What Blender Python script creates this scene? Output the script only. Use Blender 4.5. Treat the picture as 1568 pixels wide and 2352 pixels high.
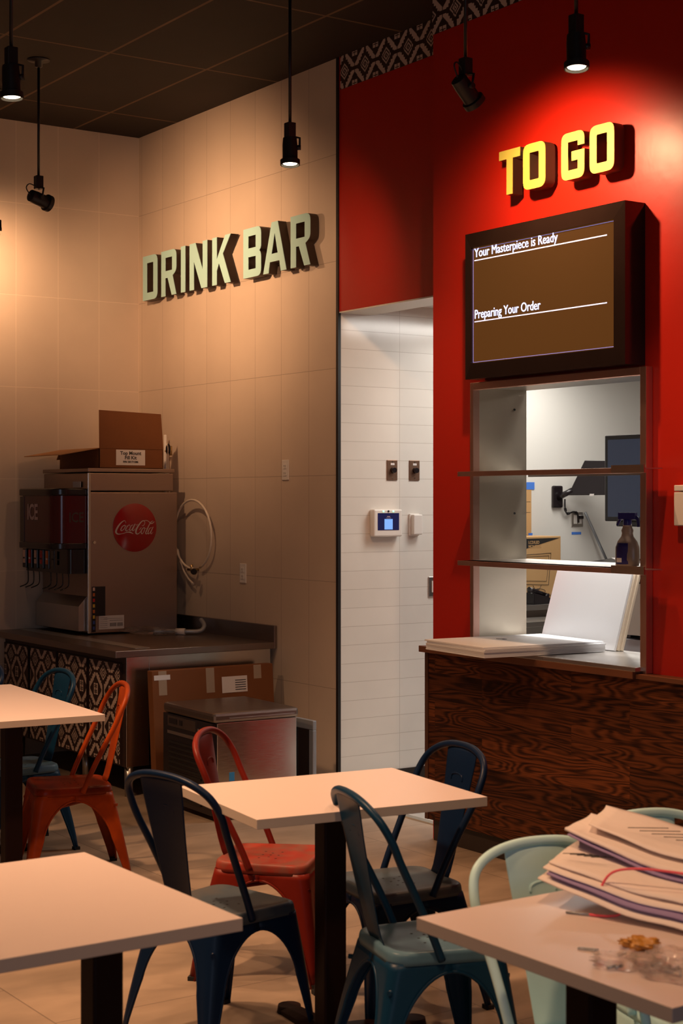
import bpy, bmesh, math, random
from mathutils import Vector, Matrix
from math import sin, cos, pi, radians, sqrt
random.seed(7)
for o in list(bpy.data.objects): bpy.data.objects.remove(o)
SC = bpy.context.scene
COL = SC.collection

# ------------------------------------------------------------------ camera, world, lights, exposure
cam_d = bpy.data.cameras.new('camera'); cam = bpy.data.objects.new('camera', cam_d); COL.objects.link(cam)
cam.location = (0, 0, 1.63); cam.rotation_euler = (radians(90), 0, radians(55.56))
cam_d.sensor_fit = 'VERTICAL'; cam_d.sensor_height = 36; cam_d.lens = 56.33
cam_d.shift_y = -26/2352; cam_d.clip_start = .05; cam_d.clip_end = 60
cam_d.dof.use_dof = True; cam_d.dof.focus_distance = 8.2; cam_d.dof.aperture_fstop = 7.1
SC.camera = cam
SC.view_settings.view_transform = 'Standard'; SC.view_settings.look = 'None'
SC.view_settings.gamma = 1; SC.view_settings.use_curve_mapping = False
SC.view_settings.exposure = 0.0
W = bpy.data.worlds.new('world'); SC.world = W; W.use_nodes = True
W.node_tree.nodes['Background'].inputs[0].default_value = (1.0, .58, .34, 1)
W.node_tree.nodes['Background'].inputs[1].default_value = .08
WARM = (1.0, .56, .30); DL = (1.0, .95, .88)
def aim(o, target):
    o.rotation_euler = (Vector(target) - o.location).to_track_quat('-Z', 'Y').to_euler()
def spot(name, loc, target, power, angle=70, blend=.8, col=WARM, r=.035):
    l = bpy.data.lights.new(name, 'SPOT'); l.energy = power; l.color = col
    l.spot_size = radians(angle); l.spot_blend = blend; l.shadow_soft_size = r
    o = bpy.data.objects.new(name, l); COL.objects.link(o); o.location = loc; aim(o, target); return o
def area(name, loc, target, power, sx, sy, col=DL):
    l = bpy.data.lights.new(name, 'AREA'); l.energy = power; l.color = col; l.shape = 'RECTANGLE'; l.size = sx; l.size_y = sy
    o = bpy.data.objects.new(name, l); COL.objects.link(o); o.location = loc; aim(o, target); return o
# kitchen and passage ceiling troffers
area('kitchen_light', (-8.3, 7.9, 2.70), (-8.3, 7.9, 0), 26, 1.2, .6)
area('kitchen_light', (-5.6, 7.2, 2.70), (-5.6, 7.2, 0), 26, 1.2, .6)
area('kitchen_light', (-5.3, 5.34, 2.70), (-5.3, 5.34, 0), 23, 1.3, .25).data.spread = radians(84)
area('passage_light', (-6.45, 5.9, 2.70), (-6.35, 5.75, 0), 19, .6, .6)
# daylight from the shop front far behind and right of the camera
area('daylight', (3.5, -1.5, 1.9), (-4, 3, 1.0), 34, 2.5, 1.8, (.62, .74, 1.0))
# further pendants over the tables, out of the frame, then extra unseen lamps
spot('room_light', (-4.6, 1.6, 3.25), (-4.4, 2.4, 0), 390, 95, 1, WARM, .08)
spot('room_light', (-2.9, .6, 3.25), (-3.1, 1.4, 0), 72, 95, 1, WARM, .08)
spot('room_light', (-2.0, 1.9, 3.25), (-2.4, 2.5, 0), 112, 95, 1, WARM, .08)
spot('room_light', (-6.9, 1.9, 3.25), (-6.7, 2.6, 0), 250, 95, 1, WARM, .08)
spot('room_light', (-5.7, 1.3, 3.25), (-5.4, 2.5, 0), 170, 85, 1, WARM, .08)  # extra unseen lamp, added for more light on the floor
spot('room_light', (-3.2, 3.95, 3.25), (-3.55, 4.74, 2.75), 60, 70, 1, WARM, .06)  # extra unseen lamp, kept to brighten the right of the red wall

# ------------------------------------------------------------------ materials
def newmat(name):
    m = bpy.data.materials.new(name); m.use_nodes = True
    nt = m.node_tree; return m, nt, nt.nodes['Principled BSDF']
def mat(name, col, rough=.5, metal=0, noise=0, nscale=8, bump=0, bscale=40, emis=None, es=0, coat=0, trans=0, alpha=1, spec=None, col2=None, stretch=None):
    m, nt, b = newmat(name)
    b.inputs['Base Color'].default_value = (*col, 1); b.inputs['Roughness'].default_value = rough
    b.inputs['Metallic'].default_value = metal
    if coat: b.inputs['Coat Weight'].default_value = coat; b.inputs['Coat Roughness'].default_value = .12
    if trans: b.inputs['Transmission Weight'].default_value = trans
    if alpha < 1: b.inputs['Alpha'].default_value = alpha
    if spec is not None: b.inputs['Specular IOR Level'].default_value = spec
    if emis: b.inputs['Emission Color'].default_value = (*emis, 1); b.inputs['Emission Strength'].default_value = es
    N, L = nt.nodes, nt.links
    tc = N.new('ShaderNodeTexCoord'); mp = N.new('ShaderNodeMapping'); L.new(tc.outputs['Object'], mp.inputs[0])
    if stretch: mp.inputs['Scale'].default_value = stretch
    n = N.new('ShaderNodeTexNoise'); n.inputs['Scale'].default_value = nscale; n.inputs['Detail'].default_value = 4
    L.new(mp.outputs[0], n.inputs[0])
    mx = N.new('ShaderNodeMix'); mx.data_type = 'RGBA'
    c2 = col2 if col2 else tuple(c*(1-noise) for c in col)
    mx.inputs[6].default_value = (*col, 1); mx.inputs[7].default_value = (*c2, 1)
    if col2:
        r = N.new('ShaderNodeValToRGB'); r.color_ramp.elements[0].position = .42; r.color_ramp.elements[1].position = .62
        L.new(n.outputs[0], r.inputs[0]); L.new(r.outputs[0], mx.inputs[0])
    else: L.new(n.outputs[0], mx.inputs[0])
    L.new(mx.outputs[2], b.inputs['Base Color'])
    if bump:
        n2 = N.new('ShaderNodeTexNoise'); n2.inputs['Scale'].default_value = bscale; L.new(mp.outputs[0], n2.inputs[0])
        bp = N.new('ShaderNodeBump'); bp.inputs['Strength'].default_value = bump; bp.inputs['Distance'].default_value = .01
        L.new(n2.outputs[0], bp.inputs['Height']); L.new(bp.outputs[0], b.inputs['Normal'])
    return m
def tiles(name, axes, w, h, ox, oy, c1, c2, cm, mortar, rough, offset=0, bump=.3, noise=.12, nscale=3, spec=None, invert=False, nstretch=(1, 1, 1), bumpn=0):
    m, nt, b = newmat(name); N, L = nt.nodes, nt.links
    tc = N.new('ShaderNodeTexCoord'); sp = N.new('ShaderNodeSeparateXYZ'); L.new(tc.outputs['Object'], sp.inputs[0])
    cb = N.new('ShaderNodeCombineXYZ')
    for i, (a, off) in enumerate(zip(axes, (ox, oy))):
        ad = N.new('ShaderNodeMath'); ad.operation = 'ADD'; ad.inputs[1].default_value = off
        L.new(sp.outputs['XYZ'.index(a)], ad.inputs[0]); L.new(ad.outputs[0], cb.inputs[i])
    br = N.new('ShaderNodeTexBrick'); br.offset = offset; br.squash = 1
    L.new(cb.outputs[0], br.inputs['Vector'])
    br.inputs['Scale'].default_value = 1; br.inputs['Brick Width'].default_value = w; br.inputs['Row Height'].default_value = h
    br.inputs['Mortar Size'].default_value = mortar; br.inputs['Mortar Smooth'].default_value = .1
    br.inputs['Color1'].default_value = (*c1, 1); br.inputs['Color2'].default_value = (*c2, 1); br.inputs['Mortar'].default_value = (*cm, 1)
    mp = N.new('ShaderNodeMapping'); mp.inputs['Scale'].default_value = nstretch; L.new(tc.outputs['Object'], mp.inputs[0])
    n = N.new('ShaderNodeTexNoise'); n.inputs['Scale'].default_value = nscale; n.inputs['Detail'].default_value = 6; L.new(mp.outputs[0], n.inputs[0])
    mr = N.new('ShaderNodeMapRange'); mr.inputs[1].default_value = .3; mr.inputs[2].default_value = .7; mr.inputs[3].default_value = 1-noise; mr.inputs[4].default_value = 1+noise*.5
    L.new(n.outputs[0], mr.inputs[0])
    mx = N.new('ShaderNodeVectorMath'); mx.operation = 'SCALE'; L.new(br.outputs['Color'], mx.inputs[0]); L.new(mr.outputs[0], mx.inputs['Scale'])
    L.new(mx.outputs[0], b.inputs['Base Color']); b.inputs['Roughness'].default_value = rough
    if spec is not None: b.inputs['Specular IOR Level'].default_value = spec
    bp = N.new('ShaderNodeBump'); bp.inputs['Strength'].default_value = bump; bp.inputs['Distance'].default_value = .002; bp.invert = not invert
    L.new(br.outputs['Fac'], bp.inputs['Height'])
    if bumpn:
        n2 = N.new('ShaderNodeTexNoise'); n2.inputs['Scale'].default_value = 2.5; L.new(tc.outputs['Object'], n2.inputs[0])
        b2 = N.new('ShaderNodeBump'); b2.inputs['Strength'].default_value = bumpn; b2.inputs['Distance'].default_value = .02
        L.new(n2.outputs[0], b2.inputs['Height']); L.new(bp.outputs[0], b2.inputs['Normal']); L.new(b2.outputs[0], b.inputs['Normal'])
    else: L.new(bp.outputs[0], b.inputs['Normal'])
    return m
def steel(name, col=(.55, .52, .49), rough=.3, stretch=(40, 2, 2)):
    m, nt, b = newmat(name); N, L = nt.nodes, nt.links
    b.inputs['Base Color'].default_value = (*col, 1); b.inputs['Metallic'].default_value = 1
    tc = N.new('ShaderNodeTexCoord'); mp = N.new('ShaderNodeMapping'); mp.inputs['Scale'].default_value = stretch; L.new(tc.outputs['Object'], mp.inputs[0])
    n = N.new('ShaderNodeTexNoise'); n.inputs['Scale'].default_value = 6; n.inputs['Detail'].default_value = 3; L.new(mp.outputs[0], n.inputs[0])
    mr = N.new('ShaderNodeMapRange'); mr.inputs[3].default_value = rough-.07; mr.inputs[4].default_value = rough+.09
    L.new(n.outputs[0], mr.inputs[0]); L.new(mr.outputs[0], b.inputs['Roughness'])
    n3 = N.new('ShaderNodeTexNoise'); n3.inputs['Scale'].default_value = 3; L.new(tc.outputs['Object'], n3.inputs[0])
    bp = N.new('ShaderNodeBump'); bp.inputs['Strength'].default_value = .12; bp.inputs['Distance'].default_value = .02
    L.new(n3.outputs[0], bp.inputs['Height']); L.new(bp.outputs[0], b.inputs['Normal'])
    return m
def planks(name):
    m, nt, b = newmat(name); N, L = nt.nodes, nt.links
    tc = N.new('ShaderNodeTexCoord'); sp = N.new('ShaderNodeSeparateXYZ'); L.new(tc.outputs['Object'], sp.inputs[0])
    cb = N.new('ShaderNodeCombineXYZ'); L.new(sp.outputs[0], cb.inputs[0]); L.new(sp.outputs[2], cb.inputs[1])
    br = N.new('ShaderNodeTexBrick'); br.offset = .37; br.offset_frequency = 2; L.new(cb.outputs[0], br.inputs[0])
    br.inputs['Scale'].default_value = 1; br.inputs['Brick Width'].default_value = .95; br.inputs['Row Height'].default_value = .135
    br.inputs['Mortar Size'].default_value = .0008; br.inputs['Color1'].default_value = (0, 0, 0, 1); br.inputs['Color2'].default_value = (1, 1, 1, 1); br.inputs['Mortar'].default_value = (.2, .2, .2, 1)
    # grain: distorted rings, stretched along the plank, shifted per plank
    sc = N.new('ShaderNodeVectorMath'); sc.operation = 'SCALE'; sc.inputs['Scale'].default_value = 7.0; L.new(br.outputs['Color'], sc.inputs[0])
    ad = N.new('ShaderNodeVectorMath'); L.new(tc.outputs['Object'], ad.inputs[0]); L.new(sc.outputs[0], ad.inputs[1])
    mp = N.new('ShaderNodeMapping'); mp.inputs['Scale'].default_value = (1.1, 1, 7.5); L.new(ad.outputs[0], mp.inputs[0])
    n1 = N.new('ShaderNodeTexNoise'); n1.inputs['Scale'].default_value = 1.6; n1.inputs['Detail'].default_value = 1.2; n1.inputs['Distortion'].default_value = .3; L.new(mp.outputs[0], n1.inputs[0])
    mu = N.new('ShaderNodeMath'); mu.operation = 'MULTIPLY'; mu.inputs[1].default_value = 95; L.new(n1.outputs[0], mu.inputs[0])
    sn = N.new('ShaderNodeMath'); sn.operation = 'SINE'; L.new(mu.outputs[0], sn.inputs[0])
    n2 = N.new('ShaderNodeTexNoise'); n2.inputs['Scale'].default_value = 3; n2.inputs['Detail'].default_value = 5
    mp2 = N.new('ShaderNodeMapping'); mp2.inputs['Scale'].default_value = (2, 2, 60); L.new(ad.outputs[0], mp2.inputs[0]); L.new(mp2.outputs[0], n2.inputs[0])
    a2 = N.new('ShaderNodeMath'); a2.operation = 'MULTIPLY_ADD'; a2.inputs[1].default_value = .22; L.new(sn.outputs[0], a2.inputs[0]); L.new(n2.outputs[0], a2.inputs[2])
    r = N.new('ShaderNodeValToRGB'); e = r.color_ramp.elements
    e[0].position = .22; e[0].color = (.022, .0055, .0020, 1); e[1].position = .80; e[1].color = (.15, .042, .012, 1)
    L.new(a2.outputs[0], r.inputs[0])
    mr = N.new('ShaderNodeMapRange'); mr.inputs[3].default_value = .45; mr.inputs[4].default_value = 1.15; L.new(br.outputs['Color'], mr.inputs[0])
    mx = N.new('ShaderNodeVectorMath'); mx.operation = 'SCALE'; L.new(r.outputs[0], mx.inputs[0]); L.new(mr.outputs[0], mx.inputs['Scale'])
    L.new(mx.outputs[0], b.inputs['Base Color']); b.inputs['Roughness'].default_value = .5; b.inputs['Specular IOR Level'].default_value = .2
    return m
M = {}
M['tile'] = tiles('beige_wall_tile', 'XZ', .29, .588, 7.26+29, -.006, (.70, .565, .44), (.67, .54, .42), (.42, .32, .24), .0016, .48, noise=.07, nscale=2)
M['tile_left'] = tiles('beige_wall_tile_left', 'YZ', .292, .588, -4.954+29.2, -.006, (.70, .565, .44), (.67, .54, .42), (.85, .70, .55), .0018, .48, noise=.07, nscale=2)
M['white_tile'] = tiles('white_glazed_tile', 'YZ', .4, .102, -5.368+20, -.018+.0, (.80, .77, .71), (.78, .75, .69), (.60, .56, .50), .0016, .16, noise=.05, bumpn=.14)
M['kitchen_white'] = mat('kitchen_white_panel', (.80, .78, .73), .3, noise=.05, nscale=2)
M['floor'] = tiles('porcelain_floor_tile', 'XY', .6, 1.2, .23, .31, (.30, .222, .160), (.27, .200, .145), (.17, .125, .09), .003, .5, offset=.33, noise=.34, nscale=2.2, nstretch=(2.2, .9, 1))
M['kitchen_floor'] = mat('kitchen_grey_floor', (.36, .34, .31), .5, noise=.2)
M['ceiling'] = tiles('dark_ceiling_tile', 'XY', 1.21, .6, 7.88+24.2, -3.28+6.0, (.020, .011, .006), (.017, .009, .005), (.15, .09, .045), .009, .8, noise=.2)
M['white_ceiling'] = tiles('white_ceiling_tile', 'XY', 1.2, .6, 20, 20, (.72, .70, .66), (.70, .68, .64), (.6, .58, .55), .01, .7)
M['red'] = mat('red_wall_paint', (.50, .015, .005), .38, noise=.05, nscale=2, bump=.06, bscale=25)
M['white_paint'] = mat('white_soffit_paint', (.8, .77, .7), .4)
M['black'] = mat('black_painted_metal', (.012, .010, .010), .45)
M['blackgloss'] = mat('black_gloss_lacquer', (.018, .010, .008), .13, noise=.3, nscale=12, bump=.12, bscale=9)
M['darkwood'] = mat('dark_stained_wood', (.085, .030, .014), .5, noise=.4, nscale=6, stretch=(1, 1, 12))
M['planks'] = planks('walnut_planks')
M['capwood'] = mat('wood_cap', (.17, .06, .026), .42, noise=.4, nscale=5, stretch=(1, 8, 8))
M['toe'] = mat('dark_toe_kick', (.02, .012, .009), .5)
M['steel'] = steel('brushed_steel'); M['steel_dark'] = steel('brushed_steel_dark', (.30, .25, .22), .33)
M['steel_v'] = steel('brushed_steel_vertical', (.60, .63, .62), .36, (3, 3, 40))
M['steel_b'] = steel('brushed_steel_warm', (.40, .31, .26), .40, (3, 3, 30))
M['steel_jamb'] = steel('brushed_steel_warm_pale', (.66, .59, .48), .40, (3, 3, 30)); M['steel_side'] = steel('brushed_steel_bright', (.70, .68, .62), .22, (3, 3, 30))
M['steel_red_reflect'] = steel('brushed_steel_red_reflection', (.66, .40, .32), .36, (3, 3, 30))  # reflected red tinted into the steel colour of trim and shelf edges
M['mint'] = mat('mint_sign_face', (.47, .80, .76), .45); M['letter_side'] = mat('sign_letter_side', (.035, .018, .010), .5)
M['yellow'] = mat('yellow_sign_face', (.50, .46, .085), .45)
M['screen_brown'] = mat('menu_screen_glass', (.02, .012, .006), .12, emis=(.115, .040, .008), es=.8)
M['screen_text'] = mat('screen_text_light', (.6, .6, .7), .4, emis=(.70, .76, 1.0), es=.85)
M['screen_line'] = mat('screen_border_light', (.2, .2, .5), .4, emis=(.25, .24, .62), es=.8)
M['pat_dark'] = mat('kilim_dark', (.035, .016, .012), .5); M['pat_light'] = mat('kilim_light', (.64, .50, .42), .5)
M['table'] = mat('pale_laminate_top', (.72, .60, .57), .32, noise=.04, nscale=3)
M['table_edge'] = mat('table_edge_band', (.52, .44, .38), .4)
M['pole'] = mat('black_pedestal_paint', (.012, .004, .004), .5, spec=.12)
def paint(name, col, col2=None, rough=.38, ns=7): return mat(name, col, rough, metal=0, noise=.25, nscale=ns, col2=col2, spec=.16)
M['navy'] = paint('dark_blue_chair_paint', (.003, .014, .045)); M['navyseat'] = paint('dark_blue_seat_paint', (.045, .065, .085), (.085, .082, .080), .40, 4)
M['teal'] = paint('teal_chair_paint', (.004, .035, .080)); M['tealseat'] = paint('teal_seat_paint', (.085, .17, .23), (.07, .14, .20), .34)
M['red_chair'] = paint('red_chair_paint', (.17, .014, .007), (.13, .010, .005)); M['red_seat'] = paint('worn_red_seat_paint', (.26, .030, .018), (.19, .060, .042), .42, 16)
M['orange'] = paint('orange_chair_paint', (.36, .052, .005), (.24, .032, .004)); M['orange_seat'] = paint('orange_seat_paint', (.24, .026, .004), (.11, .015, .004), .3)
M['aqua'] = paint('aqua_chair_paint', (.60, .90, .94), (.54, .84, .88), .32)
M['hole'] = mat('seat_hole_dark', (.008, .006, .006), .8)
M['card'] = mat('cardboard', (.20, .066, .015), .75, noise=.15, nscale=10); M['card_in'] = mat('cardboard_inside', (.40, .19, .07), .75)
M['card_light'] = mat('cardboard_light', (.62, .37, .16), .7, noise=.08)
M['paper'] = mat('white_label_paper', (.72, .68, .66), .6); M['ink'] = mat('black_ink', (.02, .018, .018), .6)
M['tape'] = mat('clear_packing_tape', (.62, .52, .40), .22, alpha=.55)
M['bluetape'] = mat('blue_masking_tape', (.07, .22, .75), .6)
M['cokered'] = mat('red_enamel_disc', (.30, .003, .004), .16, coat=.6); M['cokewhite'] = mat('white_script', (.55, .48, .44), .4)
M['plastic_black'] = mat('black_plastic', (.014, .010, .012), .22); M['red_panel'] = mat('dark_red_display', (.075, .004, .006), .18, spec=.3, coat=.25)
M['grey_panel'] = mat('grey_display_edge', (.05, .038, .030), .25); M['grey_text'] = mat('grey_lettering', (.50, .40, .42), .4)
M['white_plastic'] = mat('white_plastic', (.80, .76, .71), .35); M['bronze'] = mat('brushed_bronze_plate', (.26, .15, .10), .35, metal=.7)
M['chrome'] = mat('bright_metal', (.72, .66, .56), .18, metal=1)
M['brass'] = mat('brass_fitting', (.55, .40, .20), .3, metal=1)
M['tube'] = mat('translucent_tube', (.78, .68, .56), .3)
M['board'] = mat('white_foam_board', (.84, .84, .86), .42)
def translucent(m, f):
    nt = m.node_tree; N, L = nt.nodes, nt.links; t = N.new('ShaderNodeBsdfTranslucent'); t.inputs[0].default_value = (.92, .92, .95, 1)
    x = N.new('ShaderNodeMixShader'); x.inputs[0].default_value = f; out = [n for n in N if n.type == 'OUTPUT_MATERIAL'][0]
    L.new(N['Principled BSDF'].outputs[0], x.inputs[1]); L.new(t.outputs[0], x.inputs[2]); L.new(x.outputs[0], out.inputs[0])
translucent(M['board'], .15); M['board_edge'] = mat('layered_board_edge', (.66, .55, .42), .6)
M['tv_glass'] = mat('dark_monitor_glass', (.012, .014, .022), .06, emis=(.05, .06, .10), es=.35)
M['blue_plastic'] = mat('blue_spray_trigger', (.02, .02, .22), .3); M['bottle'] = mat('translucent_bottle', (.55, .42, .32), .3, trans=.3)
M['blue_label'] = mat('blue_bottle_label', (.035, .03, .20), .4)
M['sheet'] = mat('printed_newsprint', (.88, .78, .74), .7, noise=.12, nscale=30, stretch=(1, 6, 1)); M['sheet_edge'] = mat('purple_print', (.30, .22, .42), .7)
M['pink'] = mat('pink_string', (.85, .10, .14), .5)
M['clear'] = mat('clear_plastic_film', (.92, .86, .80), .08, trans=.9, alpha=.36, bump=.5, bscale=18)
M['amber'] = mat('amber_wrapper', (.72, .34, .06), .3, trans=.3, bump=.4, bscale=30)
M['lamp'] = mat('lit_lamp_lens', (1, .9, .7), .4, emis=(1, .80, .52), es=14)
M['green_led'] = mat('green_indicator', (.2, .9, .4), .4, emis=(.25, 1, .45), es=2.5)
M['clock_blue'] = mat('blue_clock_screen', (.1, .2, .5), .3, emis=(.22, .45, .95), es=.8); M['clock_dark'] = mat('dark_clock_screen', (.01, .012, .05), .2, emis=(.012, .012, .06), es=.6)
M['grey'] = mat('grey_metal', (.33, .35, .38), .4, metal=.5); M['sticker'] = mat('blue_energy_sticker', (.04, .28, .62), .5)
M['clear_glaze'] = M['white_plastic']
for n, c in dict(l_white=(.75, .5, .42), l_red=(.55, .02, .02), l_orange=(.6, .15, .03), l_green=(.07, .16, .03), l_bright=(1.0, .04, .015), l_yellow=(.7, .45, .05), l_blue=(.04, .08, .3)).items():
    M[n] = mat('label_'+n[2:], c, .4)

# ------------------------------------------------------------------ mesh helpers
def BM(): return bmesh.new()
def obj(name, bm, m=None, parent=None, smooth=False, loc=None, rot=None, bevel=0, solid=0):
    me = bpy.data.meshes.new(name); bm.normal_update(); bm.to_mesh(me); bm.free()
    o = bpy.data.objects.new(name, me); COL.objects.link(o)
    for x in (m if isinstance(m, (list, tuple)) else [m]): me.materials.append(M[x] if isinstance(x, str) else x)
    if smooth:
        for p in me.polygons: p.use_smooth = True
        if smooth == 'auto':
            try: me.set_sharp_from_angle(angle=radians(38))
            except Exception: pass
    if parent: o.parent = parent
    if loc: o.location = loc
    if rot: o.rotation_euler = rot
    if solid:
        s = o.modifiers.new('s', 'SOLIDIFY'); s.thickness = solid; s.offset = 0
    if bevel:
        b = o.modifiers.new('b', 'BEVEL'); b.width = bevel; b.segments = 2; b.limit_method = 'ANGLE'
    return o
def tag(o, label, cat=None, group=None, kind=None):
    o['label'] = label
    if cat: o['category'] = cat
    if group: o['group'] = group
    if kind: o['kind'] = kind
    return o
def thing(name, label, cat, loc=(0, 0, 0), rz=0, group=None):
    o = bpy.data.objects.new(name, None); COL.objects.link(o); o.location = loc; o.rotation_euler = (0, 0, rz)
    o.empty_display_size = .05
    return tag(o, label, cat, group)
def struct(name, bm, m, label=None, **k):
    o = obj(name, bm, m, **k); o['kind'] = 'structure'
    if label: o['label'] = label; o['category'] = name.split('_')[0]
    return o
def box(bm, x0, x1, y0, y1, z0, z1, mi=0):
    v = [bm.verts.new(p) for p in ((x0, y0, z0), (x1, y0, z0), (x1, y1, z0), (x0, y1, z0), (x0, y0, z1), (x1, y0, z1), (x1, y1, z1), (x0, y1, z1))]
    for f in ((0, 3, 2, 1), (4, 5, 6, 7), (0, 1, 5, 4), (1, 2, 6, 5), (2, 3, 7, 6), (3, 0, 4, 7)):
        bm.faces.new([v[i] for i in f]).material_index = mi
    return v
def B(*a, mi=0, bm=None):
    bm = bm or BM(); box(bm, *a, mi=mi); return bm
def quad(bm, pts, mi=0):
    f = bm.faces.new([bm.verts.new(p) for p in pts]); f.material_index = mi; return f
def tube(bm, pts, r, seg=10, closed=False, mi=0):
    pts = [Vector(p) for p in pts]; n = len(pts); rings = []; up = None
    for i, p in enumerate(pts):
        if closed: d = pts[(i+1) % n]-pts[i-1]
        else: d = pts[min(i+1, n-1)]-pts[max(i-1, 0)]
        d.normalize()
        if up is None:
            a = Vector((0, 0, 1)) if abs(d.z) < .9 else Vector((1, 0, 0)); up = a.cross(d).normalized()
        up = (up-d*up.dot(d)).normalized(); w = d.cross(up)
        rr = r[i] if isinstance(r, (list, tuple)) else r
        rings.append([bm.verts.new(p+(up*cos(2*pi*k/seg)+w*sin(2*pi*k/seg))*rr) for k in range(seg)])
    for i in range(n if closed else n-1):
        a, b_ = rings[i], rings[(i+1) % n]
        for k in range(seg):
            f = bm.faces.new((a[k], a[(k+1) % seg], b_[(k+1) % seg], b_[k])); f.material_index = mi; f.smooth = True
    if not closed:
        for rg in (rings[0][::-1], rings[-1]):
            bm.faces.new(rg).material_index = mi
    return bm
def cr(pts, n=6, closed=False):
    P = [Vector(p) for p in pts]; out = []; m = len(P)
    for i in range(m if closed else m-1):
        g = (lambda j: P[j % m]) if closed else (lambda j: P[max(0, min(m-1, j))])
        p0, p1, p2, p3 = g(i-1), g(i), g(i+1), g(i+2)
        for k in range(n):
            t = k/n
            out.append(.5*((2*p1)+(p2-p0)*t+(2*p0-5*p1+4*p2-p3)*t*t+(3*p1-p0-3*p2+p3)*t**3))
    if not closed: out.append(P[-1])
    return out
def cyl(bm, c, d, r0, r1, L, seg=20, mi=0):
    d = Vector(d).normalized(); c = Vector(c)
    return tube(bm, [c, c+d*L], [r0, r1], seg, mi=mi)
def lathe(bm, prof, c=(0, 0, 0), seg=28, mi=0):
    rings = []
    for r, z in prof: rings.append([bm.verts.new((c[0]+r*cos(2*pi*k/seg), c[1]+r*sin(2*pi*k/seg), c[2]+z)) for k in range(seg)])
    for a, b_ in zip(rings, rings[1:]):
        for k in range(seg):
            f = bm.faces.new((a[k], a[(k+1) % seg], b_[(k+1) % seg], b_[k])); f.material_index = mi; f.smooth = True
    bm.faces.new(rings[0][::-1]).material_index = mi; bm.faces.new(rings[-1]).material_index = mi
    return bm
def fillet(pts, n=5):
    out = []; m = len(pts)
    for i, p in enumerate(pts):
        r = p[2] if len(p) > 2 else 0; a = Vector(p[:2])
        if r == 0: out.append(a); continue
        u = (Vector(pts[i-1][:2])-a).normalized(); w = (Vector(pts[(i+1) % m][:2])-a).normalized()
        p0, p2 = a+u*r, a+w*r
        for k in range(n+1):
            t = k/n; out.append(p0*(1-t)**2+a*2*t*(1-t)+p2*t*t)
    return out
def curve_mesh(splines, depth):
    cu = bpy.data.curves.new('tmp', 'CURVE'); cu.dimensions = '2D'; cu.fill_mode = 'BOTH'; cu.extrude = depth/2
    for s in splines:
        sp = cu.splines.new('POLY'); sp.points.add(len(s)-1)
        for i, p in enumerate(s): sp.points[i].co = (p[0], p[1], 0, 1)
        sp.use_cyclic_u = True
    o = bpy.data.objects.new('tmp', cu); COL.objects.link(o); bpy.context.view_layer.update()
    me = bpy.data.meshes.new_from_object(o.evaluated_get(bpy.context.evaluated_depsgraph_get()))
    bpy.data.objects.remove(o); bpy.data.curves.remove(cu); return me
def text_mesh(s, size, depth=.0006, sx=1, off=0, align='LEFT', spacing=1):
    cu = bpy.data.curves.new('tmp', 'FONT'); cu.body = s; cu.size = size; cu.extrude = depth/2; cu.offset = off; cu.align_x = align; cu.space_character = spacing
    cu.resolution_u = 3
    o = bpy.data.objects.new('tmp', cu); COL.objects.link(o); bpy.context.view_layer.update()
    me = bpy.data.meshes.new_from_object(o.evaluated_get(bpy.context.evaluated_depsgraph_get()))
    bpy.data.objects.remove(o); bpy.data.curves.remove(cu)
    for v in me.vertices: v.co.x *= sx
    return me
def link(name, me, m, loc, rot, parent=None):
    o = bpy.data.objects.new(name, me); COL.objects.link(o); me.materials.clear(); me.materials.append(M[m])
    for p in me.polygons: p.material_index = 0
    o.location = loc; o.rotation_euler = rot
    if parent: o.parent = parent
    return o
FY = (pi/2, 0, 0)            # lettering on a face that looks towards -y
FX = (pi/2, 0, pi/2)         # lettering on a face that looks towards +x

# ------------------------------------------------------------------ the setting
YD, YR, XL, XW, ZC = 4.954, 4.74, -9.626, -7.25, 4.06
bm = B(-10.5, 3.5, -5, 4.954, -.1, 0); struct('floor', bm, 'floor', 'brown mottled porcelain tile floor of the dining room')
bm = B(-10.5, 3.5, 4.954, 12, -.1, 0); struct('floor', bm, 'kitchen_floor', 'grey floor of the passage and kitchen')
bm = B(-10.5, 3.5, -5, 5.03, ZC, ZC+.1); struct('ceiling', bm, 'ceiling', 'dark brown suspended ceiling with paler grid bars')
bm = B(-10.5, 1, 5.16, 12, 2.73, 2.83); struct('ceiling', bm, 'white_ceiling', 'low white ceiling of the passage and kitchen')
bm = B(XL-.12, XL, -5, YD+.2, 0, ZC); struct('wall_left', bm, 'tile_left', 'beige tiled wall left of the drink counter')
bm = B(XL-.12, XW-.012, YD, YD+.2, 0, ZC); struct('wall_back', bm, 'tile', 'beige tiled wall carrying the mint letters')
bm = B(XW-.012, XW, YD, 6.2, 0, 2.73); box(bm, XW-.22, XW-.012, YD+.2, 6.2, 0, 2.73)
struct('wall_passage', bm, 'white_tile', 'white glazed tile wall inside the passage')
bm = B(XW-.016, XW+.004, YD-.008, YD+.01, 0, ZC); struct('trim_1', bm, 'black', 'thin black metal edge trim down the end of the beige wall')
bm = B(XW, -6.13, YD, YD+.2, 2.665, ZC); struct('wall_header', bm, 'red', 'red wall above the passage opening')
bm = B(XW, -6.13, YD-.0, YD+.21, 2.658, 2.666); struct('trim_2', bm, 'white_paint', 'white underside lining of the red header')
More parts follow.
